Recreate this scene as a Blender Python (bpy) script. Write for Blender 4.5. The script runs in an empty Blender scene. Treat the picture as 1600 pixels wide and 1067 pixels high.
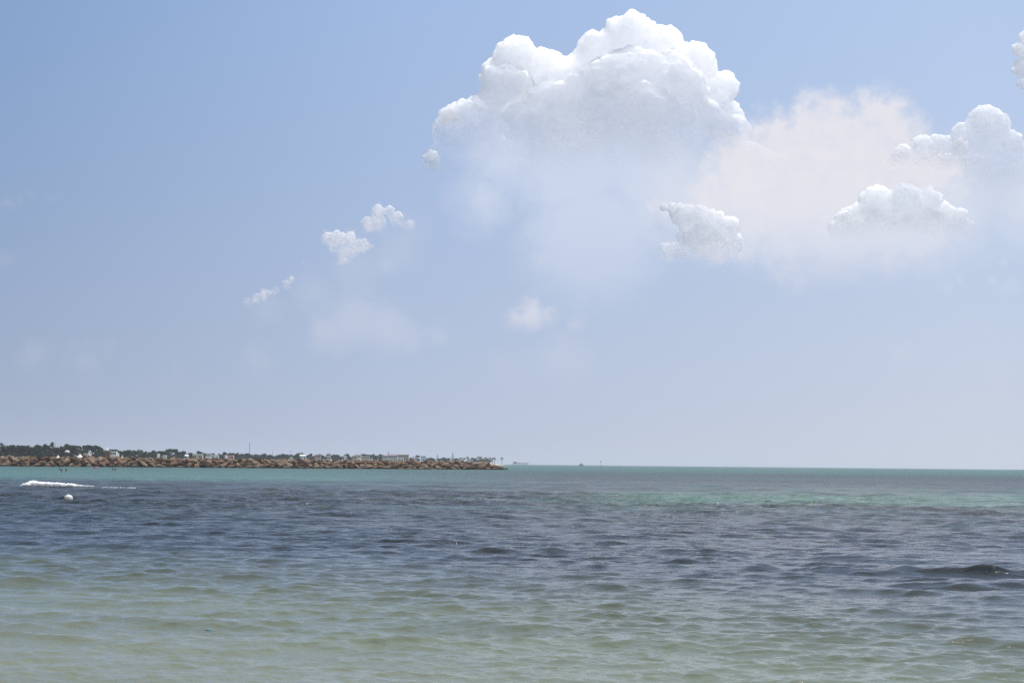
import bpy, bmesh, math, random
import numpy as np
from mathutils import Matrix, Vector, noise as mnoise

sc = bpy.context.scene
COL = sc.collection
R = math.radians

# ------------------------------------------------------------------ camera
EYE = 1.7
pitch, roll = math.atan(191 / 2870), R(0.573)
cam = bpy.data.cameras.new('camera')
cam_o = bpy.data.objects.new('camera', cam)
COL.objects.link(cam_o)
fwd = Vector((0, math.cos(pitch), math.sin(pitch)))
r0 = Vector((1, 0, 0)); u0 = r0.cross(fwd)
rt = r0 * math.cos(roll) + u0 * math.sin(roll)
up = u0 * math.cos(roll) - r0 * math.sin(roll)
cam_o.matrix_world = Matrix(((rt.x, up.x, -fwd.x, 0), (rt.y, up.y, -fwd.y, 0), (rt.z, up.z, -fwd.z, EYE), (0, 0, 0, 1)))
cam.sensor_width = 36
cam.lens = 36 * 2870 / 1600
cam.clip_start, cam.clip_end = 0.1, 60000
sc.camera = cam_o

# ------------------------------------------------------------------ sky angles of the clouds (degrees: azimuth, elevation, radius)
TOWER = [(3.64,12.95,1.00), (2.74,12.70,0.80), (4.59,12.83,0.72), (5.45,12.16,0.88), (5.92,11.42,0.90), (6.60,11.64,0.50), (6.36,10.63,0.84),
    (2.10,12.25,0.52), (1.53,12.17,0.52), (0.92,12.31,0.64), (0.03,12.55,0.74), (-0.59,12.04,0.52), (-0.28,11.42,0.90), (-1.27,10.13,1.16),
    (-1.84,10.31,0.68), (-2.26,8.73,0.60), (-1.97,9.42,0.80), (-0.06,9.65,1.90), (1.95,10.35,2.20), (3.96,10.45,2.40), (5.66,9.66,1.80),
    (0.36,8.07,2.20), (2.97,7.68,2.60), (-1.15,8.25,1.32), (5.17,7.29,2.20), (6.96,8.47,1.80)]
KNOBS = [(-2.01,10.84,0.30), (-2.21,10.68,0.20), (-2.59,9.45,0.28), (-2.71,9.29,0.18), (-2.51,9.18,0.20)]
DOME = [(9.72,9.96,1.68), (11.28,9.92,1.68), (8.44,9.47,1.68), (7.35,9.15,1.50), (12.34,8.87,1.32), (10.50,8.42,2.20), (13.39,9.10,0.88),
    (6.96,7.87,1.60), (8.93,7.86,1.80)]
EAST = [(14.53,10.10,0.76), (14.00,10.00,0.52), (15.13,9.54,0.68), (14.81,8.71,1.08), (15.62,9.11,0.48), (15.43,8.81,0.32), (15.72,11.91,0.44),
    (15.57,12.52,0.28), (15.69,12.85,0.24), (15.69,11.53,0.28)]
RIMS = [(12.09,9.50,0.36), (12.63,9.69,0.40), (13.20,9.79,0.40), (13.74,9.66,0.32), (13.87,9.16,0.32), (14.26,9.30,0.22), (13.39,9.10,0.40),
    (11.76,9.33,0.16), (12.82,9.25,0.50)]
FRONT = [(11.31,8.06,0.56), (12.08,8.04,0.58), (12.77,8.03,0.50), (13.15,7.79,0.40), (13.61,7.49,0.48), (13.87,7.27,0.32), (10.61,7.68,0.44),
    (10.26,7.55,0.32), (10.88,7.01,1.00), (12.42,6.99,1.20), (10.07,6.77,0.36), (13.38,6.82,0.80), (11.47,8.40,0.20), (10.40,7.15,0.60)]
SMALL = [(4.49,8.06,0.24), (4.89,7.88,0.34), (5.29,7.74,0.40), (5.73,7.58,0.50), (6.21,7.52,0.40), (6.51,7.17,0.54), (6.82,6.85,0.40),
    (4.98,6.62,0.30), (5.34,6.54,0.20), (6.01,6.93,0.68), (6.84,7.48,0.24), (4.74,6.77,0.16), (6.37,6.57,0.48)]
CHAIN = [(-4.25,7.78,0.24), (-3.89,7.81,0.18), (-4.53,7.36,0.26), (-4.21,7.40,0.28), (-3.61,7.61,0.20), (-3.25,7.42,0.14), (-5.48,6.90,0.28),
    (-5.12,6.95,0.22), (-5.19,6.55,0.32), (-4.72,6.72,0.24), (-5.80,6.94,0.18), (-5.31,6.23,0.18), (-6.90,5.64,0.10), (-7.08,5.48,0.14),
    (-7.39,5.30,0.12), (-7.66,5.13,0.18), (-7.94,5.03,0.16), (-8.25,4.94,0.12), (-6.59,6.09,0.06)]
PUFFS = [(8.66,5.93,0.36), (8.89,5.69,0.28), (8.38,5.81,0.24), (8.85,5.38,0.18), (15.21,5.47,0.32), (13.37,5.44,0.20), (11.85,6.80,0.18),
    (11.58,6.49,0.16), (13.75,5.74,0.12), (15.07,6.17,0.20), (8.34,4.51,0.18), (14.73,5.63,0.16)]
VEILS = [(-4.80,4.41,1.04), (-3.90,4.13,0.92), (-5.69,3.96,0.80), (-2.36,3.93,0.44), (-3.20,3.84,0.60), (0.59,4.66,0.54), (0.11,4.52,0.38),
    (1.11,4.61,0.26), (0.88,6.24,0.34), (2.04,4.37,0.26), (-7.94,3.07,0.60), (-13.15,2.83,0.64), (-12.40,3.27,0.24), (1.61,2.99,1.10),
    (-4.03,6.18,0.32), (-10.46,2.43,0.52), (-0.19,2.68,0.80), (-14.66,3.03,0.60), (12.02,3.42,0.48), (14.86,2.74,0.60)]
STREAK = [(-15.90,7.56,0.24), (-15.50,7.66,0.22), (-15.12,7.77,0.20), (-14.75,7.87,0.16), (-14.38,7.96,0.12), (-14.04,8.01,0.08), (-15.52,5.97,0.28),
    (-15.82,6.07,0.28)]


CHAIN_BAND = [(-3.6, 6.6, 0.9), (-4.9, 6.0, 0.9), (-6.2, 5.2, 0.8), (-7.6, 4.6, 0.6), (-3.2, 7.2, 0.7)]
PUFF = [(0.60, 4.62, 0.50), (0.15, 4.50, 0.36), (1.1, 4.58, 0.26), (2.0, 4.35, 0.22)]
BASE_VEIL = [(6.9, 9.3, 1.4), (3.2, 11.6, 1.0), (0.2, 11.0, 1.0), (5.4, 10.6, 1.0), (1.9, 9.2, 2.4), (4.2, 9.4, 2.4), (3.6, 10.8, 1.2), (-0.2, 9.6, 1.7), (-0.9, 8.2, 1.2), (6.6, 8.2, 2.0), (9.8, 7.8, 2.0), (2.5, 7, 2.6), (12.4, 7.2, 1.6)]
SUN_EL, SUN_AZ = 65, 35          # degrees; azimuth to the right of straight ahead (+Y)
SKY_STRENGTH = 0.085

class Net:
    """small helper to write node trees as expressions"""
    def __init__(self, nt):
        self.nt = nt
    def put(self, sock, v):
        if hasattr(v, 'is_output'):
            self.nt.links.new(v, sock)
        elif v is not None:
            sock.default_value = v
    def n(self, kind, **props):
        nd = self.nt.nodes.new(kind)
        for k, v in props.items():
            setattr(nd, k, v)
        return nd
    def m(self, op, a, b=None, c=None, clamp=False):
        nd = self.n('ShaderNodeMath', operation=op, use_clamp=clamp)
        for i, v in enumerate((a, b, c)):
            if v is not None:
                self.put(nd.inputs[i], v)
        return nd.outputs[0]
    def v(self, op, a, b=None, scale=None):
        nd = self.n('ShaderNodeVectorMath', operation=op)
        self.put(nd.inputs[0], a)
        if b is not None:
            self.put(nd.inputs[1], b)
        if scale is not None:
            self.put(nd.inputs[3], scale)
        return nd.outputs['Value'] if op in ('DISTANCE', 'LENGTH', 'DOT_PRODUCT') else nd.outputs[0]
    def xyz(self, x=0.0, y=0.0, z=0.0):
        nd = self.n('ShaderNodeCombineXYZ')
        for i, v in enumerate((x, y, z)):
            self.put(nd.inputs[i], v)
        return nd.outputs[0]
    def sep(self, v):
        nd = self.n('ShaderNodeSeparateXYZ'); self.put(nd.inputs[0], v)
        return nd.outputs
    def step(self, x, lo, hi, smooth=True, o0=0.0, o1=1.0):
        nd = self.n('ShaderNodeMapRange', interpolation_type='SMOOTHSTEP' if smooth else 'LINEAR')
        nd.clamp = True
        for i, v in enumerate((x, lo, hi, o0, o1)):
            self.put(nd.inputs[i], v)
        return nd.outputs[0]
    def mix(self, f, a, b, blend='MIX'):
        nd = self.n('ShaderNodeMix', data_type='RGBA', blend_type=blend)
        self.put(nd.inputs[0], f); self.put(nd.inputs[6], a); self.put(nd.inputs[7], b)
        return nd.outputs[2]
    def noise(self, vec, scale, detail=4, rough=0.55, dims='3D', lac=2.0):
        nd = self.n('ShaderNodeTexNoise', noise_dimensions=dims)
        self.put(nd.inputs['Vector'], vec)
        nd.inputs['Scale'].default_value = scale; nd.inputs['Detail'].default_value = detail
        nd.inputs['Roughness'].default_value = rough; nd.inputs['Lacunarity'].default_value = lac
        return nd
    def vor(self, vec, scale, detail=3, rough=0.5, lac=2.3):
        nd = self.n('ShaderNodeTexVoronoi', voronoi_dimensions='2D', feature='F1', normalize=True)
        self.put(nd.inputs['Vector'], vec)
        nd.inputs['Scale'].default_value = scale; nd.inputs['Detail'].default_value = detail
        nd.inputs['Roughness'].default_value = rough; nd.inputs['Lacunarity'].default_value = lac
        return nd.outputs['Distance']
    def ramp(self, f, stops, interp='EASE'):
        nd = self.n('ShaderNodeValToRGB'); cr = nd.color_ramp; cr.interpolation = interp
        while len(cr.elements) < len(stops):
            cr.elements.new(0.5)
        for e, (p, c) in zip(cr.elements, stops):
            e.position = p; e.color = (*c, 1)
        self.put(nd.inputs[0], f)
        return nd.outputs[0]

# ------------------------------------------------------------------ world: daylight sky with hazy horizon and cumulus far out over the sea
world = bpy.data.worlds.new('World'); sc.world = world; world.use_nodes = True
world.cycles.sampling_method = 'NONE'
W = Net(world.node_tree)
bg = world.node_tree.nodes['Background']
sky = W.n('ShaderNodeTexSky', sky_type='NISHITA', sun_disc=False)
sky.sun_elevation = R(SUN_EL); sky.sun_rotation = R(SUN_AZ)
sky.air_density, sky.dust_density, sky.ozone_density = 1.0, 1.2, 1.6
G = W.n('ShaderNodeTexCoord').outputs['Generated']
gx, gy, gz = W.sep(W.v('NORMALIZE', G))[:3]
AZ = W.m('MULTIPLY', W.m('ARCTAN2', gx, gy), 57.2958)
EL = W.m('MULTIPLY', W.m('ARCSINE', gz), 57.2958)
P = W.xyz(AZ, EL)

def K(r, g, b):                   # picture tone -> sky radiance before the strength
    f = lambda c: ((c / 255 + 0.055) / 1.055) ** 2.4 / SKY_STRENGTH
    return (f(r), f(g), f(b), 1)

# moist air near the horizon, paler towards the sun's side
haze_f = W.m('POWER', 2.71828, W.m('MULTIPLY', W.m('MAXIMUM', EL, 0.0), -0.078))
def across(c0, c1, c2):            # dimmer away from the sun, brighter towards it
    return W.mix(W.step(AZ, -3.5, 14, False), W.mix(W.step(AZ, -17, -3.5, False), c0, c1), c2)
haze_c = across(K(166, 177, 198), K(185, 195, 215), K(203, 210, 223))
blue_c = across(K(106, 151, 205), K(148, 182, 230), K(168, 198, 242))
dome = W.mix(W.step(EL, 14, 60), blue_c, W.mix(0.45, sky.outputs[0], K(198, 201, 210)))
base = W.mix(haze_f, dome, haze_c)

def offs(scale, detail, amp):
    nz = W.noise(P, scale, detail, 0.6)
    return W.v('SCALE', W.v('SUBTRACT', nz.outputs['Color'], (0.5, 0.5, 0.5)), scale=amp)
warp = offs(1.1, 5, 0.6)
warp2 = offs(2.6, 5, 0.5)
sun_step = (0.16, 0.22, 0)

def field(lobes, pos):
    acc = None
    for a, e, r in lobes:
        s = W.m('SUBTRACT', r, W.v('DISTANCE', pos, (a, e, 0)))
        if acc is None:
            acc = s
        else:
            nd = W.n('ShaderNodeMath', operation='SMOOTH_MAX'); W.put(nd.inputs[0], acc); W.put(nd.inputs[1], s)
            nd.inputs[2].default_value = min(0.12, r * 0.3); acc = nd.outputs[0]
    return acc

def cumulus(cur, lobes, scale, bump, edge, rim_k, rim_a, core_a, fade, col_rim, col_core, wv=None, seed=0.0, relief=0.25, wamp=0.6):
    wv = warp if wv is None else wv
    pos = W.v('MULTIPLY', W.v('ADD', P, W.v('SCALE', wv, scale=wamp)), (1, 1, 0))
    q = W.v('ADD', P, (seed * 7.3, seed * 3.1, 0))
    q = W.v('ADD', q, W.v('SCALE', wv, scale=0.35))
    v0 = W.vor(q, scale, 3.0, 0.55)
    v1 = W.vor(W.v('ADD', q, tuple(c * 0.9 / scale for c in sun_step)), scale, 2.0, 0.5)
    F = W.m('ADD', field(lobes, pos), W.m('MULTIPLY', W.m('SUBTRACT', 0.42, v0), bump))
    e = W.step(F, 0.0, edge)
    rim = W.m('POWER', 2.71828, W.m('DIVIDE', W.m('MAXIMUM', F, 0.0), -rim_k))
    lit = W.m('MULTIPLY', W.m('SUBTRACT', v1, v0), relief)
    fd = W.step(W.m('ADD', EL, W.m('MULTIPLY', W.sep(warp)[0], 2.0)), fade[0], fade[1])
    a = W.m('ADD', W.m('ADD', core_a, W.m('MULTIPLY', rim, rim_a)), lit)
    a = W.m('MULTIPLY', W.m('MULTIPLY', a, e, clamp=True), fd, clamp=True)
    c = W.mix(W.m('ADD', rim, lit, clamp=True), col_core, col_rim)
    return W.mix(a, cur, c)

def veil(cur, lobes, amp, edge, alpha, fade, col, scale=1.6, patchy=0.0):
    nz = W.noise(W.v('MULTIPLY', P, (1, 1, 0)), scale, 6, 0.62)
    pos = W.v('MULTIPLY', W.v('ADD', P, W.v('SCALE', warp, scale=1.2)), (1, 1, 0))
    F = W.m('ADD', field(lobes, pos), W.m('MULTIPLY', W.m('SUBTRACT', nz.outputs[0], 0.5), amp))
    a = W.m('MULTIPLY', W.m('MULTIPLY', W.step(F, -edge * 0.3, edge), alpha), W.step(EL, fade[0], fade[1]))
    if patchy:
        a = W.m('MULTIPLY', a, W.m('ADD', 1 - patchy, W.m('MULTIPLY', W.step(nz.outputs[0], 0.3, 0.65), patchy)))
    return W.mix(a, cur, col)

WHITE, WARM, BODY = K(234, 234, 245), K(230, 228, 234), K(200, 209, 231)
SPLIT = -3.05
# eastern half: the towering cumulus and its neighbours
cur = veil(base, BASE_VEIL, 1.2, 1.6, 0.80, (2.4, 8.6), K(210, 219, 238))
cur = veil(cur, [(5.5, 8.2, 1.9), (8, 8.0, 2.2), (10.8, 8.0, 2.3), (13.6, 8.0, 2.0), (15.8, 8.0, 1.8), (17.5, 8.4, 2.0)], 1.3, 2.0, 0.72, (2.6, 8.0), K(221, 226, 238))
cur = veil(cur, DOME + [(12.9, 8.9, 1.2), (9.5, 7.2, 2.2), (12, 7.4, 1.8)], 1.5, 0.8, 0.92, (4.6, 9.6), K(233, 231, 238), 1.6, 0.2)
cur = cumulus(cur, PUFFS, 3.6, 0.5, 0.3, 0.3, 0.3, 0.12, (4.2, 5.8), K(226, 226, 236), K(212, 218, 232), wv=warp2, seed=8)
cur = veil(cur, SMALL, 0.9, 0.5, 0.45, (5.6, 6.8), K(238, 235, 238), 2.4)
cur = veil(cur, EAST[:6] + FRONT[:10], 0.9, 0.9, 0.35, (5.6, 8.0), K(208, 216, 232), 2.0)
cur = veil(cur, CHAIN_BAND, 0.8, 0.8, 0.28, (3.6, 5.0), K(200, 207, 224), 1.5)
cur = veil(cur, PUFF, 0.7, 0.45, 0.55, (3.8, 4.7), K(228, 228, 236), 2.6)
cur = veil(cur, [l for l in VEILS if l[0] > -4.2], 1.1, 0.8, 0.30, (2.0, 4.4), K(220, 222, 233))
east = W.n('ShaderNodeBackground'); W.put(east.inputs[0], cur)
# western half: a chain of small heads, thin veils
cur = veil(base, [l for l in VEILS if l[0] < -1.9], 1.1, 0.8, 0.30, (2.0, 4.4), K(220, 222, 233))
cur = veil(cur, CHAIN_BAND, 0.8, 0.8, 0.28, (3.6, 5.0), K(200, 207, 224), 1.5)
cur = veil(cur, CHAIN, 0.75, 0.28, 0.62, (4.4, 5.2), K(232, 230, 236), 3.4)
cur = veil(cur, STREAK, 0.5, 0.5, 0.32, (5, 6), K(188, 194, 214))
west = W.n('ShaderNodeBackground'); W.put(west.inputs[0], cur)
# the same broken cumulus goes on overhead and round the rest of the sky
hi = W.noise(G, 3.2, 5, 0.6)
cov = W.m('MULTIPLY', W.step(hi.outputs[0], 0.46, 0.62), W.step(EL, 17, 26))
rest = W.n('ShaderNodeBackground'); W.put(rest.inputs[0], W.mix(W.m('MULTIPLY', cov, 0.65), base, K(226, 229, 238)))
for b_ in (east, west, rest):
    b_.inputs[1].default_value = SKY_STRENGTH
def pick(f, a, b):
    nd = W.n('ShaderNodeMixShader'); W.put(nd.inputs[0], f); W.put(nd.inputs[1], a); W.put(nd.inputs[2], b)
    return nd.outputs[0]
near = W.m('MULTIPLY', W.m('MULTIPLY', W.m('LESS_THAN', EL, 15.5), W.m('GREATER_THAN', EL, 2.0)), W.m('LESS_THAN', W.m('ABSOLUTE', AZ), 18.0))
ws = pick(near, rest.outputs[0], pick(W.m('GREATER_THAN', AZ, SPLIT), west.outputs[0], east.outputs[0]))
W.put(world.node_tree.nodes['World Output'].inputs[0], ws)
world.node_tree.nodes.remove(bg)

sun = bpy.data.lights.new('sun', 'SUN'); sun.energy = 4.5; sun.angle = R(0.53); sun.color = (1.0, 0.95, 0.88)
sun_o = bpy.data.objects.new('sun', sun); COL.objects.link(sun_o)
to_sun = Vector((math.sin(R(SUN_AZ)) * math.cos(R(SUN_EL)), math.cos(R(SUN_AZ)) * math.cos(R(SUN_EL)), math.sin(R(SUN_EL))))
sun_o.rotation_euler = to_sun.to_track_quat('Z', 'Y').to_euler()
sun_o.location = to_sun * 300

vs = sc.view_settings
vs.view_transform = 'Standard'; vs.look = 'None'; vs.gamma = 1; vs.use_curve_mapping = False; vs.exposure = 0.0
cy = sc.cycles
cy.use_denoising = True; cy.denoiser = 'OPENIMAGEDENOISE'; cy.denoising_prefilter = 'NONE'
cy.max_bounces = 6; cy.diffuse_bounces = 2; cy.glossy_bounces = 3; cy.transmission_bounces = 3; cy.volume_bounces = 1; cy.transparent_max_bounces = 32
cy.sample_clamp_indirect = 4.0; cy.sample_clamp_direct = 40.0
cy.caustics_reflective = False; cy.caustics_refractive = False

# ------------------------------------------------------------------ helpers
def link(o, parent=None):
    COL.objects.link(o)
    if parent is not None:
        o.parent = parent
    return o

def mesh_obj(name, me, mat=None, parent=None):
    o = bpy.data.objects.new(name, me)
    if mat is not None and len(me.materials) == 0:
        me.materials.append(mat)
    return link(o, parent)

def pydata(name, verts, faces, smooth=False):
    me = bpy.data.meshes.new(name)
    me.from_pydata([tuple(v) for v in verts], [], [tuple(f) for f in faces])
    me.update()
    if smooth:
        me.polygons.foreach_set('use_smooth', [True] * len(me.polygons))
    return me

def tag(o, label=None, cat=None, group=None, kind=None):
    for k, v in (('label', label), ('category', cat), ('group', group), ('kind', kind)):
        if v:
            o[k] = v
    return o

def empty(name, loc, rz=0.0, s=1.0):
    o = bpy.data.objects.new(name, None)
    o.location = loc; o.rotation_euler = (0, 0, rz); o.scale = (s, s, s) if not hasattr(s, '__len__') else s
    o.empty_display_size = 0.3
    return link(o)

def material(name, base=(0.5, 0.5, 0.5), rough=0.8, var=0.25, scale=1.0, spec=0.3, coords='Object', rnd=0.0):
    m = bpy.data.materials.new(name); m.use_nodes = True
    N = Net(m.node_tree); bs = m.node_tree.nodes['Principled BSDF']
    co = N.n('ShaderNodeTexCoord').outputs[coords]
    nz = N.noise(co, scale, 5, 0.6).outputs[0]
    f = N.m('ADD', 1 - var, N.m('MULTIPLY', nz, 2 * var))
    if rnd:
        oi = N.n('ShaderNodeObjectInfo').outputs['Random']
        f = N.m('MULTIPLY', f, N.m('ADD', 1 - rnd, N.m('MULTIPLY', oi, 2 * rnd)))
    c = N.v('SCALE', tuple(base), scale=f)
    N.put(bs.inputs['Base Color'], c)
    bs.inputs['Roughness'].default_value = rough
    bs.inputs['Specular IOR Level'].default_value = spec
    return m

# ------------------------------------------------------------------ the sea
def waves(X, Y, cell):
    """sum of wind ripples and short swell running in towards the beach"""
    rng = np.random.default_rng(11)
    Z = np.zeros_like(X); DX = np.zeros_like(X); DY = np.zeros_like(X)
    gust = 0.75 + 0.35 * np.sin(X * 0.11 + 1.3 + 0.6 * np.sin(Y * 0.05)) * np.sin(Y * 0.083 + 0.5 * np.sin(X * 0.07)) + 0.15 * np.sin(X * 0.43 + Y * 0.37)
    n = 110
    for i in range(n):
        lam = 0.075 * (2.7 / 0.075) ** (i / (n - 1)) * rng.uniform(0.94, 1.06)
        k = 2 * math.pi / lam
        spread = 0.62 if lam < 0.7 else 0.36
        th = rng.normal(R(-97), spread)
        slope = 0.031 * (1.0 if lam < 0.7 else (0.7 / lam) ** 0.55) * rng.uniform(0.5, 1.5)
        a = slope / k
        ph0 = rng.uniform(0, 6.283)
        att = np.clip((lam / cell - 2.2) / 2.0, 0, 1)
        rows = int((att.max(1) > 0).sum())          # rows are sorted outwards
        if not rows:
            continue
        kx, ky = k * math.cos(th), k * math.sin(th)
        ph = kx * X[:rows] + ky * Y[:rows] + ph0
        g = (gust[:rows] if lam < 1.5 else 1.0) * att[:rows] * a
        if lam > 0.5:                               # livelier outside the shallows
            g = g * np.interp(Y[:rows], [12, 22, 45, 90], [0.6, 0.8, 1.5, 2.3])
        s_, c_ = np.sin(ph), np.cos(ph)
        Z[:rows] += g * s_
        DX[:rows] += 0.85 * g * math.cos(th) * c_; DY[:rows] += 0.85 * g * math.sin(th) * c_
    # a few steeper crests lifting over the shoal
    for cx, cy_, half, h, w, tilt in SWELLS:
        u = (X - cx) * math.cos(tilt) + (Y - cy_) * math.sin(tilt)
        v = -(X - cx) * math.sin(tilt) + (Y - cy_) * math.cos(tilt) + 0.25 * np.sin(u * 0.9 + cx) + 0.12 * np.sin(u * 2.3)
        env = 1 / (1 + np.exp(np.clip((np.abs(u) - half) / (0.18 * half + 0.3), -30, 30)))
        prof = np.where(v < 0, np.exp(-(v / w) ** 2), np.exp(-(v / (2.4 * w)) ** 2))
        Z += h * env * prof * (1 + 0.12 * np.sin(u * 1.7 + 2 * cx) + 0.22 * np.sin(u * 5.3 + cx) + 0.15 * np.sin(u * 9.1 + v * 2))
    return Z, DX, DY

SWELLS = [(7.4, 29.6, 4.4, 0.115, 0.34, -0.05), (9.2, 27.6, 2.4, 0.06, 0.3, -0.03), (0.6, 35.5, 3.0, 0.05, 0.5, 0.10), (3.5, 21.5, 0.9, 0.04, 0.3, 0.05), (1.5, 17.5, 1.0, 0.035, 0.25, 0.06), (-1.2, 17.0, 0.9, 0.03, 0.25, 0.12), (4.0, 15.2, 0.9, 0.035, 0.25, 0.0),
          (-27, 110.6, 2.6, 0.12, 0.5, 0.0), (2.4, 19.3, 1.0, 0.035, 0.25, 0.1)]

def sea_mesh():
    d = [8.5]
    while d[-1] < 110:
        d.append(d[-1] * 1.0020)
    while d[-1] < 230:
        d.append(d[-1] * 1.004)
    while d[-1] < 4600:
        d.append(d[-1] * 1.02)
    d = np.array(d)
    tt = np.linspace(-1, 1, 581)
    t = 0.34 * tt + 0.52 * tt ** 5
    D, T = np.meshgrid(d, t, indexing='ij')
    X, Y = D * T, D.copy()
    dt = np.gradient(t)
    cell = np.maximum(np.gradient(d)[:, None] * np.ones_like(D), D * dt[None, :])
    cell[D > 230] = 1e9
    Z, DX, DY = waves(X, Y, cell)
    X2, Y2 = X + DX, Y + DY
    nr, nc = D.shape
    co = np.stack([X2, Y2, Z], -1).reshape(-1, 3)
    idx = np.arange(nr * nc).reshape(nr, nc)
    q = np.stack([idx[:-1, :-1], idx[:-1, 1:], idx[1:, 1:], idx[1:, :-1]], -1).reshape(-1, 4)
    me = bpy.data.meshes.new('sea')
    me.vertices.add(len(co)); me.vertices.foreach_set('co', co.astype(np.float32).ravel())
    me.loops.add(q.size); me.loops.foreach_set('vertex_index', q.astype(np.int32).ravel())
    me.polygons.add(len(q)); me.polygons.foreach_set('loop_start', np.arange(0, q.size, 4, dtype=np.int32))
    me.polygons.foreach_set('use_smooth', np.ones(len(q), dtype=bool))
    me.update(calc_edges=True)
    return me

def water_material():
    m = bpy.data.materials.new('sea_water'); m.use_nodes = True
    N = Net(m.node_tree); bs = m.node_tree.nodes['Principled BSDF']
    pos = N.n('ShaderNodeNewGeometry').outputs['Position']
    x, y, z = N.sep(pos)[:3]
    # the bed: pale sand by the beach, a belt of dark seagrass, sand bars farther out
    wob = N.noise(N.v('MULTIPLY', pos, (0.05, 0.05, 0)), 1.0, 5, 0.62).outputs[0]
    wobs = N.m('SUBTRACT', wob, 0.5)
    lg = N.m('LOGARITHM', N.m('MAXIMUM', y, 5.0), 10.0)
    lgs = N.m('ADD', lg, N.m('MULTIPLY', N.m('DIVIDE', x, N.m('MAXIMUM', y, 5.0)), N.step(lg, 1.9, 1.2, True, 0.0, 0.42)))
    lgw = N.m('ADD', lgs, N.m('MULTIPLY', wobs, 0.30))
    sand, sandg, weed, weed2 = (0.165, 0.178, 0.120), (0.130, 0.155, 0.112), (0.016, 0.022, 0.025), (0.017, 0.026, 0.031)
    turq, deep = (0.050, 0.140, 0.120), (0.018, 0.112, 0.094)
    t = N.m('DIVIDE', N.m('SUBTRACT', lgw, 1.0), 2.6)          # 10 m -> 0, 4 km -> 1
    bay = N.ramp(t, [(0.0, sand), (0.10, sandg), (0.20, weed), (0.42, weed2), (0.445, (0.02, 0.05, 0.05)), (0.475, turq), (0.57, turq), (0.66, (0.03, 0.085, 0.08)), (0.80, deep), (1.0, deep)], 'LINEAR')
    sea_ = N.ramp(t, [(0.0, sand), (0.10, sandg), (0.20, weed), (0.42, weed2), (0.565, (0.017, 0.034, 0.043)), (0.61, (0.018, 0.06, 0.056)), (0.66, deep), (1.0, (0.013, 0.080, 0.070))], 'LINEAR')
    tang = N.m('DIVIDE', x, N.m('MAXIMUM', y, 5.0))
    base = N.mix(N.step(N.m('ADD', tang, N.m('MULTIPLY', wobs, 0.25)), -0.13, 0.06), bay, sea_)
    fl = N.noise(N.v('MULTIPLY', pos, (0.02, 0.11, 0)), 1.0, 6, 0.68).outputs[0]
    base = N.v('SCALE', base, scale=N.m('ADD', 0.55, N.m('MULTIPLY', fl, 0.9)))
    # sand patches showing between the weed
    pn = N.noise(N.v('MULTIPLY', pos, (0.016, 0.055, 0)), 1.0, 4, 0.6).outputs[0]
    patch = N.m('MULTIPLY', N.step(pn, 0.47, 0.66), N.m('MULTIPLY', N.m('MULTIPLY', N.step(y, 40, 70), N.step(y, 600, 250)), N.step(tang, -0.16, 0.0)))
    right = N.step(N.m('DIVIDE', x, N.m('MAXIMUM', y, 5.0)), 0.0, 0.1)
    bar = N.m('MULTIPLY', N.m('MULTIPLY', N.step(N.m('ADD', y, N.m('MULTIPLY', wobs, 60)), 66, 92), N.step(N.m('ADD', y, N.m('MULTIPLY', wobs, 60)), 135, 100)), right)
    base = N.mix(N.m('MULTIPLY', patch, 0.7), base, (0.05, 0.12, 0.105, 1))
    bn = N.step(N.noise(N.v('MULTIPLY', pos, (0.05, 0.22, 0)), 1.0, 5, 0.65).outputs[0], 0.34, 0.54)
    base = N.mix(N.m('MULTIPLY', N.m('MULTIPLY', bar, bn), 0.75), base, (0.10, 0.21, 0.16, 1))
    # off to the right the outer water is a darker, weedier blue
    N.put(bs.inputs['Base Color'], base)
    bs.inputs['IOR'].default_value = 1.333
    bs.inputs['Specular IOR Level'].default_value = 0.37
    far = N.step(lg, 1.6, 2.8)
    N.put(bs.inputs['Roughness'], N.step(lg, 1.45, 2.6, True, 0.025, 0.34))
    # ripples finer than the mesh; they grow with distance because only the longer waves are resolved there
    n1 = N.noise(N.v('MULTIPLY', pos, (1.0, 1.35, 0)), 13.0, 3, 0.55).outputs[0]
    n2 = N.noise(N.v('MULTIPLY', pos, (1.0, 1.6, 0)), 2.2, 4, 0.6).outputs[0]
    n3 = N.noise(N.v('MULTIPLY', pos, (0.8, 1.5, 0)), 0.5, 5, 0.62).outputs[0]
    hgt = N.m('ADD', N.m('MULTIPLY', n1, N.step(lg, 2.2, 1.4, True, 0.0, 0.013)), N.m('ADD', N.m('MULTIPLY', n2, N.step(lg, 1.3, 2.0, True, 0.0, 0.24)), N.m('MULTIPLY', n3, N.step(lg, 1.9, 2.6, True, 0.0, 1.8))))
    bp = N.n('ShaderNodeBump'); bp.inputs['Strength'].default_value = 1.0; bp.inputs['Distance'].default_value = 1.0
    N.put(bp.inputs['Height'], hgt)
    N.put(bs.inputs['Normal'], bp.outputs[0])
    return m

sea = mesh_obj('sea', sea_mesh(), water_material())
tag(sea, kind='structure')

# ------------------------------------------------------------------ cumulus: heaps of billows far out over the sea
CLOUD_D = 12000.0
M_DEG = CLOUD_D * math.pi / 180

def ico(sub):
    bm = bmesh.new(); bmesh.ops.create_icosphere(bm, subdivisions=sub, radius=1.0)
    v = np.array([p.co[:] for p in bm.verts]); f = np.array([[x.index for x in t.verts] for t in bm.faces]); bm.free()
    return v, f
ICO = {k: ico(k) for k in (1, 2, 3)}

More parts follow.
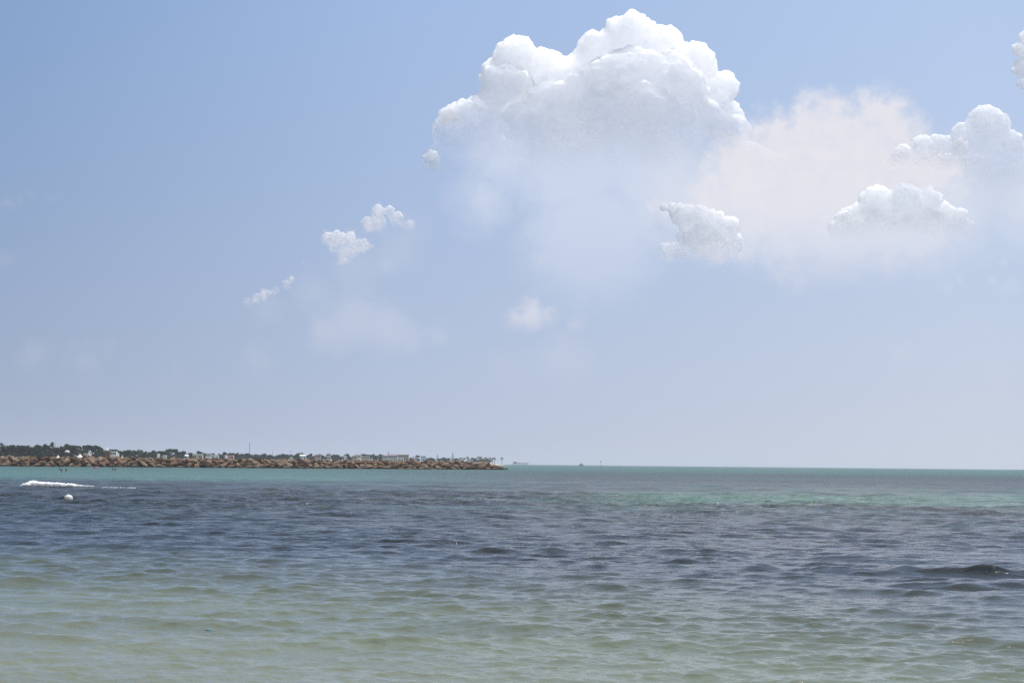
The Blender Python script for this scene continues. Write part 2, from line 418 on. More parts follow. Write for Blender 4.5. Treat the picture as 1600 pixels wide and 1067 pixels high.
def cloud_material(name, z0, z1, a_top, a_low, radius, tint=(0.93, 0.93, 0.95), ragged=0.35, nscale=0.004, edge=0.0):
    m = bpy.data.materials.new(name); m.use_nodes = True
    N = Net(m.node_tree); bs = m.node_tree.nodes['Principled BSDF']
    bs.inputs['Base Color'].default_value = (*tint, 1)
    bs.inputs['Roughness'].default_value = 1.0
    bs.inputs['Specular IOR Level'].default_value = 0.0
    bs.subsurface_method = 'RANDOM_WALK'
    bs.inputs['Subsurface Weight'].default_value = 1.0
    bs.inputs['Subsurface Radius'].default_value = (1, 1, 1)
    bs.inputs['Subsurface Scale'].default_value = radius * 5
    bs.inputs['Subsurface Anisotropy'].default_value = 0.5
    pos = N.n('ShaderNodeNewGeometry').outputs['Position']
    z = N.sep(pos)[2]
    nz = N.noise(pos, nscale, 6, 0.6).outputs[0]
    # alpha falls towards the base: thinning vapour, plus distant haze put into the transparency
    t = N.m('ADD', N.m('DIVIDE', N.m('SUBTRACT', z, z0), z1 - z0), N.m('MULTIPLY', N.m('SUBTRACT', nz, 0.5), ragged * 2))
    a = N.step(t, 0.0, 1.0, True, a_low, a_top)
    tr = N.n('ShaderNodeBsdfTransparent'); mx = N.n('ShaderNodeMixShader')
    df = N.n('ShaderNodeBsdfDiffuse'); df.inputs[0].default_value = (0.95, 0.95, 0.95, 1)
    tl = N.n('ShaderNodeBsdfTranslucent'); tl.inputs[0].default_value = (0.95, 0.95, 0.95, 1)
    thin = N.n('ShaderNodeMixShader'); thin.inputs[0].default_value = 0.45
    N.put(thin.inputs[1], df.outputs[0]); N.put(thin.inputs[2], tl.outputs[0])
    body = N.n('ShaderNodeMixShader'); body.inputs[0].default_value = 0.25
    N.put(body.inputs[1], bs.outputs[0]); N.put(body.inputs[2], thin.outputs[0])
    N.put(mx.inputs[0], a); N.put(mx.inputs[1], tr.outputs[0]); N.put(mx.inputs[2], body.outputs[0])
    N.put(m.node_tree.nodes['Material Output'].inputs[0], mx.outputs[0])
    return m

def cloud(name, lobes, mat, voxel, seed, kids=(22, 7), detail_from=0.0):
    rng = np.random.default_rng(seed)
    S = []
    for a, e, r in lobes:
        A, E = R(a), R(e)
        y = CLOUD_D
        c = np.array([y * math.tan(A), y + rng.uniform(-0.5, 0.5) * r * M_DEG, y / math.cos(A) * math.tan(E)])
        S.append((c, r * M_DEG * 0.93, 3))
        low = e < detail_from
        n1 = int((5 if low else kids[0]) * min(1.6, max(0.5, r / 0.5)))
        for _ in range(n1):
            d = rng.normal(size=3); d /= np.linalg.norm(d)
            if d[1] > 0.35: d[1] *= -1
            if d[2] < -0.25: d[2] *= -1
            r1 = r * M_DEG * rng.uniform(0.15, 0.38)
            c1 = c + d * (r * M_DEG * 0.97 - r1 * 0.55)
            S.append((c1, r1, 2))
            for _ in range(0 if low else kids[1]):
                d2 = rng.normal(size=3); d2 /= np.linalg.norm(d2)
                if np.dot(d2, d) < -0.1: d2 *= -1
                r2 = r1 * rng.uniform(0.2, 0.48)
                S.append((c1 + d2 * (r1 - r2 * 0.45), r2, 1))
    V, F, o = [], [], 0
    for c, r, k in S:
        if r < voxel * 0.8:
            continue
        v, f = ICO[k]
        V.append(v * r * np.array([1, 1, 0.94]) + c); F.append(f + o); o += len(v)
    V = np.concatenate(V); F = np.concatenate(F)
    me = bpy.data.meshes.new(name)
    me.vertices.add(len(V)); me.vertices.foreach_set('co', V.astype(np.float32).ravel())
    me.loops.add(F.size); me.loops.foreach_set('vertex_index', F.astype(np.int32).ravel())
    me.polygons.add(len(F)); me.polygons.foreach_set('loop_start', np.arange(0, F.size, 3, dtype=np.int32))
    me.update(calc_edges=True)
    tmp = bpy.data.objects.new('tmp', me); COL.objects.link(tmp)
    md = tmp.modifiers.new('r', 'REMESH'); md.mode = 'VOXEL'; md.voxel_size = voxel; md.use_smooth_shade = True
    sm = tmp.modifiers.new('s', 'SMOOTH'); sm.iterations = 3; sm.factor = 0.5
    dg = bpy.context.evaluated_depsgraph_get()
    out = bpy.data.meshes.new_from_object(tmp.evaluated_get(dg))
    bpy.data.objects.remove(tmp); bpy.data.meshes.remove(me)
    out.name = name
    n = len(out.vertices); co = np.empty(n * 3, np.float32); out.vertices.foreach_get('co', co); co = co.reshape(-1, 3)
    base = np.array([co[:, 0].mean(), co[:, 1].mean(), co[:, 2].min()])
    out.vertices.foreach_set('co', (co - base).astype(np.float32).ravel()); out.update()
    o = mesh_obj(name, out, mat); o.location = base
    return o

def zdeg(e): return CLOUD_D * math.tan(R(e))


def add_cloud(label, lobes, voxel, seed, fade, a_top, radius, kids=(20, 6), detail_from=0.0, ragged=0.25, nscale=0.002, tint=(0.985, 0.97, 0.955)):
    m = cloud_material('cloud_vapour', zdeg(fade[0]), zdeg(fade[1]), a_top, 0.0, radius, tint, ragged, nscale)
    o = cloud('cumulus_cloud', lobes, m, voxel, seed, kids, detail_from)
    tag(o, label, 'cloud')
    return o

tower = add_cloud('towering white cumulus cloud with the tallest cauliflower heads', TOWER, 8.2, 1, (9.0, 12.5), 0.86, 320, (26, 8), 9.9)
turret_mat = cloud_material('turret_vapour', zdeg(8.8), zdeg(9.9), 0.6, 0.0, 120, (0.985, 0.97, 0.955), 0.3, 0.006)
for kn in (KNOBS[:2], KNOBS[2:]):
    t_ = cloud('turret', kn, turret_mat, 3.5, 21, (20, 6), 0)
    wl = t_.location.copy(); t_.parent = tower; t_.location = wl - tower.location
add_cloud('pale cumulus head rising beside the soft flat-topped cloud', EAST[:6], 6, 2, (8.6, 11.2), 0.5, 250, (22, 7), 9.0)
add_cloud('sliver of white cumulus high in clear blue sky', EAST[6:], 5, 3, (11.0, 12.6), 0.7, 150, (22, 7), 0)
add_cloud('thin bright cloud arc in front of the soft flat-topped cloud', RIMS, 4.8, 4, (9.2, 10.1), 0.5, 120, (22, 7), 0, 0.4)
add_cloud('broad cumulus with bright bumpy rim under the thin cloud arc', FRONT, 5.6, 5, (7.05, 8.6), 0.72, 200, (24, 8), 7.2, 0.35)
add_cloud('small lumpy white cumulus standing alone below the towering cloud', SMALL[2:] + [(4.72, 8.0, 0.13), (5.0, 7.95, 0.2), (5.55, 7.95, 0.14), (6.45, 7.75, 0.16), (5.5, 7.1, 0.4)], 4.0, 6, (6.2, 7.4), 0.62, 150, (26, 9), 0, 0.5, 0.005)
add_cloud('small cloud head with two bumps, topmost of the slanting chain', CHAIN[:6], 3.0, 7, (6.9, 8.1), 0.34, 100, (22, 7), 0, 0.5, 0.006)
add_cloud('heart-shaped small cloud in the middle of the slanting chain', CHAIN[6:12], 3.0, 8, (6.2, 7.2), 0.34, 100, (22, 7), 0, 0.5, 0.006)
add_cloud('tiny ragged cloud at the low end of the slanting chain', CHAIN[15:18], 2.4, 9, (4.8, 5.7), 0.3, 80, (22, 7), 0, 0.5, 0.006)
add_cloud('wisp of cloud between the heart-shaped cloud and the lowest one', CHAIN[12:15], 2.4, 10, (5.1, 5.9), 0.28, 80, (22, 7), 0, 0.5, 0.006)

# ------------------------------------------------------------------ the shore: where things stand
F_PX = 2870.0
def at(px, d): return (px - 800) / F_PX * d                      # sideways metres of a sight line at distance d
def top_z(px, py, d): return EYE + (716.9 + 0.01 * px - py) * d / F_PX
def coast(px): return float(np.interp(px, [-60, 0, 100, 200, 300, 400, 500, 600, 700, 790], [800, 850, 900, 1050, 1200, 1350, 1500, 1700, 1900, 2100]))
LAND_Z = 1.35

def box_bm(bm, x0, x1, y0, y1, z0, z1):
    vs_ = [bm.verts.new(p) for p in ((x0, y0, z0), (x1, y0, z0), (x1, y1, z0), (x0, y1, z0), (x0, y0, z1), (x1, y0, z1), (x1, y1, z1), (x0, y1, z1))]
    for f in ((3, 2, 1, 0), (4, 5, 6, 7), (0, 1, 5, 4), (1, 2, 6, 5), (2, 3, 7, 6), (3, 0, 4, 7)):
        bm.faces.new([vs_[i] for i in f])

def bm_obj(name, bm, mat, parent=None, smooth=False):
    me = bpy.data.meshes.new(name); bm.to_mesh(me); bm.free()
    if smooth:
        me.polygons.foreach_set('use_smooth', [True] * len(me.polygons))
    return mesh_obj(name, me, mat, parent)

def box_obj(name, b, mat, parent=None):
    bm = bmesh.new(); box_bm(bm, *b)
    return bm_obj(name, bm, mat, parent)

def rings_bm(bm, pts, rad, seg=8, cap=True):
    """a tapered tube through pts"""
    prev = None
    for i, p in enumerate(pts):
        p = Vector(p)
        t = (Vector(pts[min(i + 1, len(pts) - 1)]) - Vector(pts[max(i - 1, 0)])).normalized()
        u = t.orthogonal().normalized(); w = t.cross(u)
        ring = [bm.verts.new(p + (u * math.cos(2 * math.pi * k / seg) + w * math.sin(2 * math.pi * k / seg)) * rad[i]) for k in range(seg)]
        if prev:
            for k in range(seg):
                bm.faces.new((prev[k], prev[(k + 1) % seg], ring[(k + 1) % seg], ring[k]))
        elif cap:
            bm.faces.new(ring[::-1])
        prev = ring
    if cap:
        bm.faces.new(prev)

M = dict(
    sand=material('sand', (0.46, 0.37, 0.25), 0.95, 0.2, 0.05),
    scrub=material('scrub_land', (0.10, 0.10, 0.055), 0.95, 0.4, 0.03),
    bark=material('bark', (0.10, 0.075, 0.055), 0.95, 0.3, 3.0),
    leaf=material('dark_foliage', (0.036, 0.045, 0.022), 0.75, 0.4, 6.0, 0.2, rnd=0.35),
    leaf2=material('olive_foliage', (0.055, 0.062, 0.028), 0.75, 0.4, 6.0, 0.2, rnd=0.35),
    palm=material('palm_frond', (0.045, 0.055, 0.025), 0.65, 0.3, 6.0, 0.3, rnd=0.25),
    white=material('limewash', (0.80, 0.79, 0.76), 0.85, 0.06, 0.7),
    cream=material('cream_render', (0.62, 0.56, 0.46), 0.9, 0.1, 0.7),
    peach=material('peach_render', (0.60, 0.40, 0.28), 0.9, 0.1, 0.7),
    pink=material('pink_render', (0.68, 0.38, 0.34), 0.9, 0.08, 0.7),
    brown=material('brown_wood', (0.16, 0.085, 0.05), 0.85, 0.25, 2.0),
    mauve=material('mauve_roof', (0.30, 0.20, 0.26), 0.8, 0.15, 0.7),
    glass=material('dark_window', (0.03, 0.04, 0.05), 0.15, 0.1, 1.0, 0.5),
    steel=material('grey_steel', (0.12, 0.12, 0.13), 0.5, 0.1, 2.0, 0.5),
    canvas=material('white_canvas', (0.82, 0.81, 0.78), 0.9, 0.04, 1.0),
)

# ------------------------------------------------------------------ land
shore = [(at(p, coast(p)) + 12, coast(p) - 6) for p in (-60, 0, 60, 120, 200, 300, 400, 500, 600, 700, 760)] + [(-8, 2090), (-2, 2125), (-8, 2160), (-60, 2260), (-300, 2500)]
def land():
    V, Fc = [], []
    n = len(shore)
    lay = [(0, -0.6), (-7, 0.7), (-14, LAND_Z), (-60, 1.7), (-900, 2.2)]
    for dx, z in lay:
        for x, y in shore:
            V.append((x + dx, y - (0.3 * dx if y > 2100 else 0) * 0, z + (0.12 * math.sin(y * 0.05 + dx) if dx < -7 else 0)))
    for r in range(len(lay) - 1):
        for i in range(n - 1):
            a = r * n + i
            Fc.append((a, a + 1, a + n + 1, a + n))
    return V, Fc
V, Fc = land()
n_ = len(shore)
b = mesh_obj('beach', pydata('beach', V[:3 * n_], [f[::-1] for f in Fc[:2 * (n_ - 1)]], True), M['sand']); tag(b, kind='structure')
V2 = V[2 * n_:]
l_ = mesh_obj('coastal_land', pydata('coastal_land', V2, [tuple(i - 2 * n_ for i in f[::-1]) for f in Fc[2 * (n_ - 1):]], True), M['scrub']); tag(l_, kind='structure')

# ------------------------------------------------------------------ breakwater of quarried boulders
def rock_material():
    m = bpy.data.materials.new('boulder_stone'); m.use_nodes = True
    N = Net(m.node_tree); bs = m.node_tree.nodes['Principled BSDF']
    co = N.n('ShaderNodeTexCoord').outputs['Object']; oi = N.n('ShaderNodeObjectInfo').outputs['Random']
    c = N.ramp(oi, [(0.0, (0.13, 0.078, 0.048)), (0.25, (0.205, 0.128, 0.080)), (0.45, (0.25, 0.165, 0.10)), (0.65, (0.195, 0.118, 0.082)), (0.85, (0.30, 0.215, 0.14)), (1.0, (0.17, 0.125, 0.095))], 'LINEAR')
    nz = N.noise(N.v('ADD', co, N.v('SCALE', N.xyz(oi, oi, oi), scale=40.0)), 1.3, 6, 0.65).outputs[0]
    c = N.v('SCALE', c, scale=N.m('ADD', 0.3, N.m('MULTIPLY', nz, 1.2)))
    # weed and wet stone up to the splash line
    z = N.sep(N.n('ShaderNodeNewGeometry').outputs['Position'])[2]
    wet = N.step(N.m('ADD', z, N.m('MULTIPLY', nz, 0.5)), 0.95, 0.35)
    c = N.mix(N.m('MULTIPLY', wet, 0.85), c, (0.05, 0.042, 0.024, 1))
    N.put(bs.inputs['Base Color'], c); bs.inputs['Roughness'].default_value = 0.9; bs.inputs['Specular IOR Level'].default_value = 0.2
    bp = N.n('ShaderNodeBump'); bp.inputs['Strength'].default_value = 0.7; bp.inputs['Distance'].default_value = 0.2
    N.put(bp.inputs['Height'], N.noise(co, 2.5, 5, 0.65).outputs[0]); N.put(bs.inputs['Normal'], bp.outputs[0])
    return m
ROCK = rock_material()

def boulder_mesh(seed):
    rng = random.Random(seed)
    bm = bmesh.new()
    for _ in range(17):
        d = Vector((rng.gauss(0, 1), rng.gauss(0, 1), rng.gauss(0, 1))).normalized()
        p = rng.uniform(0.82, 1.0)
        q = Vector([math.copysign(abs(c_) ** 0.75, c_) for c_ in d]) * p
        bm.verts.new(q)
    r_ = bmesh.ops.convex_hull(bm, input=bm.verts)
    bmesh.ops.delete(bm, geom=[v for v in bm.verts if not v.link_faces], context='VERTS')
    bmesh.ops.recalc_face_normals(bm, faces=bm.faces)
    me = bpy.data.meshes.new('boulder'); bm.to_mesh(me); bm.free(); me.materials.append(ROCK)
    return me
BOULDERS = [boulder_mesh(100 + i) for i in range(14)]

A = Vector((-127, 416.6, 0)); B = Vector((-4.2, 523, 0))
along = (B - A).normalized(); L_BW = (B - A).length
front = Vector((along.y, -along.x, 0))
bw = empty('breakwater', A)
tag(bw, 'long breakwater of heaped brown boulders jutting into the sea', 'breakwater')
rng = random.Random(5)
def boulder(s, off, z, a, b_, c_, rz=None):
    o = bpy.data.objects.new('boulder', rng.choice(BOULDERS)); link(o, bw)
    o.location = along * s + front * off + Vector((0, 0, z))
    o.scale = (a, b_, c_)
    o.rotation_euler = (rng.gauss(0, 0.30), rng.gauss(0, 0.30), math.atan2(along.y, along.x) + (rng.gauss(0, 0.45) if rz is None else rz))
    return o
for row, (off, z, sp, k) in enumerate(((3.7, 0.05, 2.3, 1.0), (2.7, 0.76, 2.3, 1.0), (1.65, 1.38, 2.2, 0.98), (0.35, 1.84, 2.1, 0.95))):
    s = rng.uniform(0, 1)
    end = L_BW - (0.0, 1.6, 4.2, 7.2)[row]
    while s < end:
        big = rng.choice((0.72, 0.85, 0.95, 1.1, 1.3))
        a = 1.34 * k * big
        boulder(s, off + rng.uniform(-0.35, 0.35), z + rng.uniform(-0.12, 0.12) * (0.5 if row == 3 else 1), a, rng.uniform(0.85, 1.2), rng.uniform(0.48, 0.70) * (0.75 + 0.25 * big) * (0.85 if row == 3 else 1))
        s += sp * (0.45 + 0.55 * big) * rng.uniform(0.85, 1.12)
for s, off, z in ((L_BW + 0.3, 2.2, 0.2), (L_BW - 0.8, 0.6, 0.7), (L_BW + 0.6, 0.2, 0.15), (L_BW - 2.5, -0.5, 1.2), (L_BW - 4.5, -0.8, 1.5)):
    boulder(s, off, z, 1.3, 1.1, 0.75)
# the smaller fill behind and between the boulders
def rubble():
    V, Fc = [], []
    prof = [(3.3, -0.8), (2.6, 0.2), (1.6, 0.95), (0.5, 1.6), (-0.8, 2.05), (-3.0, 1.95), (-5.0, 0.4), (-6.0, -0.8)]
    ns = 220
    for i in range(ns + 1):
        s = (L_BW - 1.5) * i / ns
        drop = max(0.0, (s - (L_BW - 9)) / 9)
        for o_, z in prof:
            p = A + along * (s + rng.uniform(-0.2, 0.2)) + front * (o_ * (1 - 0.3 * drop) + rng.uniform(-0.25, 0.25))
            V.append((p.x, p.y, z * (1 - 0.75 * drop) + rng.uniform(-0.15, 0.15)))
    m_ = len(prof)
    for i in range(ns):
        for j in range(m_ - 1):
            a = i * m_ + j
            Fc.append((a, a + 1, a + m_ + 1, a + m_))
    Fc.append(tuple(range(ns * m_, ns * m_ + m_)))
    return V, Fc
V, Fc = rubble()
rb = mesh_obj('rubble_core', pydata('rubble_core', [Vector(v) - A for v in V], Fc), material('rubble_stone', (0.14, 0.085, 0.05), 0.95, 0.4, 1.5), bw)
tag(rb, kind='stuff')
lone = mesh_obj('boulder', BOULDERS[3]); lone.location = (at(793.5, 545), 545, 0.12); lone.scale = (0.45, 0.4, 0.42)
tag(lone, 'small dark boulder awash just off the tip of the breakwater', 'boulder')

# ------------------------------------------------------------------ trees (unit height, scaled where they stand)
def leafy(name, clumps, leaf, per, seed, mat):
    rng = np.random.default_rng(seed)
    V, Fc = [], []
    for cx, cy_, cz, r in clumps:
        for _ in range(int(per * (0.4 + r * 5))):
            d = rng.normal(size=3); d /= np.linalg.norm(d)
            p = np.array([cx, cy_, cz]) + d * r * rng.uniform(0.55, 1.05) * np.array([1, 1, 0.8])
            u = rng.normal(size=3); u /= np.linalg.norm(u); w = np.cross(u, rng.normal(size=3)); w /= np.linalg.norm(w)
            s = leaf * rng.uniform(0.6, 1.4); i = len(V)
            V += [p - u * s, p + w * s * 0.5, p + u * s, p - w * s * 0.5]; Fc.append((i, i + 1, i + 2, i + 3))
    me = pydata(name, V, Fc); me.materials.append(mat)
    return me

def trunk_mesh(seed, h, r, limbs, spread):
    rng = random.Random(seed); bm = bmesh.new()
    bend = [(0, 0, -0.05), (rng.uniform(-.02, .02), rng.uniform(-.02, .02), h * 0.5), (rng.uniform(-.04, .04), rng.uniform(-.03, .03), h)]
    rings_bm(bm, bend, [r, r * 0.75, r * 0.5], 6)
    for _ in range(limbs):
        a = rng.uniform(0, 6.28); z = h * rng.uniform(0.5, 0.95)
        rings_bm(bm, [(0, 0, z), (math.cos(a) * spread * 0.5, math.sin(a) * spread * 0.5, z + 0.12), (math.cos(a) * spread, math.sin(a) * spread, z + 0.28)], [r * 0.5, r * 0.35, r * 0.15], 5)
    me = bpy.data.meshes.new('trunk'); bm.to_mesh(me); bm.free(); me.materials.append(M['bark'])
    return me

def crown_clumps(seed, kind):
    rng = random.Random(seed); out = []
    n = 18
    for _ in range(n):
        a = rng.uniform(0, 6.28); q = math.sqrt(rng.random())
        if kind == 'broad':
            out.append((math.cos(a) * q * 0.40, math.sin(a) * q * 0.40, 0.34 + 0.50 * rng.random() * (1 - 0.45 * q), rng.uniform(0.10, 0.18)))
        elif kind == 'tall':
            z = rng.uniform(0.25, 0.9)
            out.append((math.cos(a) * q * 0.24, math.sin(a) * q * 0.24, z, rng.uniform(0.08, 0.14)))
        else:                                    # umbrella pine
            out.append((math.cos(a) * q * 0.5, math.sin(a) * q * 0.5, 0.66 + 0.24 * rng.random() * (1 - 0.6 * q), rng.uniform(0.09, 0.15)))
    return out

def tree_proto(kind, seed):
    h = {'broad': 0.5, 'tall': 0.7, 'pine': 0.72}[kind]
    return (trunk_mesh(seed, h, 0.028, 4, 0.2), leafy('crown', crown_clumps(seed, kind), 0.056, 50, seed, M['leaf2'] if kind == 'tall' else M['leaf']))
PROTO = {'broad': [tree_proto('broad', s) for s in (1, 2, 3, 4)], 'tall': [tree_proto('tall', s) for s in (5, 6, 7)], 'pine': [tree_proto('pine', s) for s in (8, 9)]}

def palm_proto(seed):
    rng = random.Random(seed); bm = bmesh.new()
    lean = rng.uniform(-0.05, 0.05)
    rings_bm(bm, [(0, 0, -0.05), (lean * 0.4, 0, 0.3), (lean, 0, 0.74)], [0.03, 0.022, 0.02], 7)
    t = bpy.data.meshes.new('trunk'); bm.to_mesh(t); bm.free(); t.materials.append(M['bark'])
    V, Fc = [], []
    for k in range(26):
        a = k * 2.4; el = rng.uniform(-0.5, 1.25); ln = rng.uniform(0.22, 0.30)
        d = Vector((math.cos(a) * math.cos(el), math.sin(a) * math.cos(el), math.sin(el)))
        side = Vector((-math.sin(a), math.cos(a), 0))
        prev = None
        for j in range(6):
            u = j / 5
            p = Vector((lean, 0, 0.75)) + d * ln * u - Vector((0, 0, 0.16 * u * u))
            w = 0.034 * math.sin(math.pi * min(1, 0.15 + 0.85 * u)) + 0.003
            i = len(V); V += [p - side * w - Vector((0, 0, w * 0.6)), p, p + side * w - Vector((0, 0, w * 0.6))]
            if prev is not None:
                Fc += [(prev, prev + 1, i + 1, i), (prev + 1, prev + 2, i + 2, i + 1)]
            prev = i
    c = pydata('crown', V, Fc); c.materials.append(M['palm'])
    return (t, c)
PALMS = [palm_proto(s) for s in (1, 2, 3)]

def araucaria_proto(seed):
    rng = random.Random(seed); bm = bmesh.new()
    rings_bm(bm, [(0, 0, -0.05), (0, 0, 0.5), (0, 0, 0.98)], [0.018, 0.012, 0.003], 6)
    t = bpy.data.meshes.new('trunk'); bm.to_mesh(t); bm.free(); t.materials.append(M['bark'])
    V, Fc = [], []
    for k in range(13):
        z = 0.2 + 0.78 * k / 13; r = 0.15 * (1 - k / 13) ** 0.8 + 0.012
        for j in range(9):
            a = j * 0.698 + k * 0.4; d = Vector((math.cos(a), math.sin(a), 0.15)); side = Vector((-math.sin(a), math.cos(a), 0))
            i = len(V); p = Vector((0, 0, z))
            V += [p, p + d * r * 0.6 + side * 0.022 - Vector((0, 0, 0.012)), p + d * r, p + d * r * 0.6 - side * 0.022 - Vector((0, 0, 0.012)), p + d * r * 0.6 + Vector((0, 0, 0.022))]
            Fc += [(i, i + 1, i + 4), (i + 1, i + 2, i + 4), (i + 2, i + 3, i + 4), (i + 3, i, i + 4)]
    c = pydata('crown', V, Fc); c.materials.append(M['leaf'])
    return (t, c)
ARAU = araucaria_proto(4)

def plant(name, proto, px, d, ztop, wide, label, cat='tree', group=None, base=LAND_Z):
    h = ztop - base
    o = empty(name, (at(px, d), d, base), rng.uniform(0, 6.28), (h * wide, h * wide, h))
    tag(o, label, cat, group)
    link(bpy.data.objects.new('trunk', proto[0]), o); link(bpy.data.objects.new('crown', proto[1]), o)
    return o

G_BELT, G_FAR = 'dark trees of the shore belt', 'hazy trees round the far houses'
MARKS = [(5, 'the brown-crowned palm'), (42, 'a gap in the first clump of the belt'), (83, 'the tallest palm'), (108, 'the brown lookout post'), (128, 'the peaked white tent'), (142, 'the slender tower-like tent'), (169, 'the brown domed villa'),
         (181, 'the stepped white villa'), (219, 'the slim small palm'), (249, 'the narrow white kiosk'), (260, 'the square white gatehouse'), (294, 'the low white gabled shed'), (311, 'the wide white house'), (328, 'the white cube house'),
         (339, 'the house with terracotta extension'), (359, 'the pink pavilion'), (392, 'the radio mast'), (428, 'the lamp post nearest the mast'), (457, 'the small cream gatehouse'), (475, 'the gabled white house'), (499, 'the pale pink house'),
         (515, 'the cream tower house'), (540, 'the small white cottage'), (556, 'the peach-orange house'), (573, 'the long cream house'), (588, 'the white house by the round tree'), (603, 'the house with white corner'), (615, 'the mauve-roofed hotel'), (632, 'the peach hotel'),
         (650, 'the small house next to the hotel'), (663, 'the tall white and peach house'), (685, 'the small faint araucaria'), (709, 'the tall spire-shaped araucaria'), (736, 'the long low beach bar'), (765, 'the last palms of the grove')]
SHAPE = {'broad': ('broadleaf_tree', 'rounded'), 'tall': ('broadleaf_tree', 'slim upright'), 'pine': ('pine_tree', 'flat-topped')}
def tree_label(px, kind, tone, low=False):
    m_ = min(MARKS, key=lambda q: abs(q[0] - px))
    off = px - m_[0]
    how = 'right behind' if abs(off) < 3 else 'seaward of' if low else 'just inland of' if off < 0 else 'just beyond'
    return '%s%s %s %s %s' % ('low ' if low else '', tone, SHAPE[kind][1], 'pine' if kind == 'pine' else 'tree', how + ' ' + m_[1])
sky_line = [(-12, 693, 'broad'), (10, 695, 'tall'), (18, 690, 'broad'), (28, 691, 'broad'), (38, 694, 'tall'), (45, 696, 'tall'), (55, 691, 'broad'), (63, 695, 'tall'), (71, 694, 'broad'), (77, 693, 'tall'),
            (90, 694, 'broad'), (98, 694, 'broad'), (107, 693, 'tall'), (115, 692, 'broad'), (124, 696, 'broad'), (134, 697, 'broad'), (140, 693, 'pine'), (148, 693, 'pine'), (155, 697, 'tall'), (162, 696, 'broad'),
            (172, 699, 'broad'), (181, 700, 'pine'), (190, 702, 'broad'), (198, 700, 'broad'), (204, 699, 'broad'), (212, 703, 'tall'), (225, 700, 'broad'), (235, 703, 'broad'), (244, 701, 'broad'), (254, 703, 'pine'),
            (262, 701, 'broad'), (271, 699, 'pine'), (280, 702, 'broad'), (289, 702, 'broad'), (299, 705, 'broad'), (306, 706, 'broad'), (314, 702, 'broad'), (324, 705, 'broad'), (335, 705, 'broad'), (346, 707, 'broad'),
            (355, 703, 'broad'), (364, 706, 'pine'), (375, 705, 'broad'), (383, 707, 'broad'), (390, 705, 'broad'), (400, 707, 'broad'), (409, 708, 'broad'), (417, 706, 'broad'), (427, 708, 'broad'), (436, 708, 'broad'), (446, 706, 'broad'), (455, 707, 'broad'), (465, 708, 'broad'), (472, 704, 'broad'), (480, 709, 'broad'),
            (487, 708, 'tall'), (494, 710, 'broad')]
far_line = [(504, 709, 'tall'), (509, 710, 'broad'), (522, 709, 'broad'), (528, 709, 'tall'), (535, 710, 'broad'), (545, 709, 'tall'), (551, 712, 'broad'), (564, 710, 'tall'), (571, 709, 'tall'), (577, 709, 'tall'), (586, 707, 'broad'),
            (596, 709, 'tall'), (600, 712, 'broad'), (619, 709, 'tall'), (630, 713, 'broad'), (645, 713, 'broad'), (650, 714, 'broad'), (654, 711, 'tall'), (669, 714, 'broad'), (674, 713, 'broad'), (679, 714, 'broad'), (690, 714, 'broad'), (696, 713, 'broad'),
            (703, 714, 'broad'), (715, 714, 'broad'), (742, 714, 'broad'), (757, 715, 'broad')]
for px, py, kind in sky_line:
    d = coast(px) * rng.uniform(1.0, 1.03)
    plant(SHAPE[kind][0], rng.choice(PROTO[kind]), px, d, top_z(px, py, d), rng.uniform(0.85, 1.15) * (1.0 if kind != 'tall' else 1.2), tree_label(px, kind, 'dark'), 'tree', G_BELT)
for i in range(60):                                    # lower trees filling the belt
    px = -10 + 505 * (i + rng.random()) / 60
    d = coast(px) * rng.uniform(0.985, 0.998)
    py = 716.9 + 0.01 * px - (np.interp(px, [0, 200, 500], [15, 11, 8]) * rng.uniform(0.75, 1.15))
    plant('broadleaf_tree', rng.choice(PROTO['broad']), px, d, top_z(px, py, d), rng.uniform(1.1, 1.5), tree_label(px, 'broad', 'dark', True), 'tree', G_BELT)
for px, py, kind in far_line:
    d = coast(px) * rng.uniform(1.0, 1.02)
    plant(SHAPE[kind][0], rng.choice(PROTO[kind]), px, d, top_z(px, py, d), rng.uniform(0.85, 1.15) * (1.0 if kind != 'tall' else 1.2), tree_label(px, kind, 'hazy'), 'tree', G_FAR)
for px, py, lb, w in ((5, 687.5, 'palm with brownish crown beside the first dark trees of the belt', 1.1), (83, 686.5, 'tallest palm rising well above the dark tree belt', 0.9), (219, 698, 'slim small palm poking out of the tree belt', 0.7),
                      (786, 712.5, 'lone palm standing apart at the end of the sand spit', 0.9)):
    d = coast(px) * 0.995
    plant('palm_tree', rng.choice(PALMS), px, d, top_z(px, py, d), w, lb, 'palm')
for px, py in ((513, 709), (541, 710), (722, 713), (727, 713.5), (733, 711.5), (739, 713), (746, 713.5), (750, 711), (753, 711.5), (760, 712), (763, 714), (767, 713), (772, 713.5), (775, 713)):
    d = coast(px) * rng.uniform(0.99, 1.01)
    plant('palm_tree', rng.choice(PALMS), px, d, top_z(px, py, d), rng.uniform(1.0, 1.25), 'hazy palm in the grove towards the end of the shore', 'palm', 'palms of the far grove')
for px, py, lb in ((609, 704.5, 'narrow conical araucaria above the mauve-roofed building'), (685.5, 708.5, 'small faint conical araucaria above low hazy trees'), (709.5, 706, 'tall spire-shaped araucaria above the far palm grove')):
    d = coast(px) * 1.01
    plant('araucaria_tree', ARAU, px, d, top_z(px, py, d), 1.0, lb, 'tree')
for px in (700, 711, 718, 737, 744, 755, 766):
    d = coast(px) * 1.02
    plant('broadleaf_tree', rng.choice(PROTO['broad']), px, d, top_z(px, 716, d), 1.5, tree_label(px, 'broad', 'hazy', True), 'tree', G_FAR)

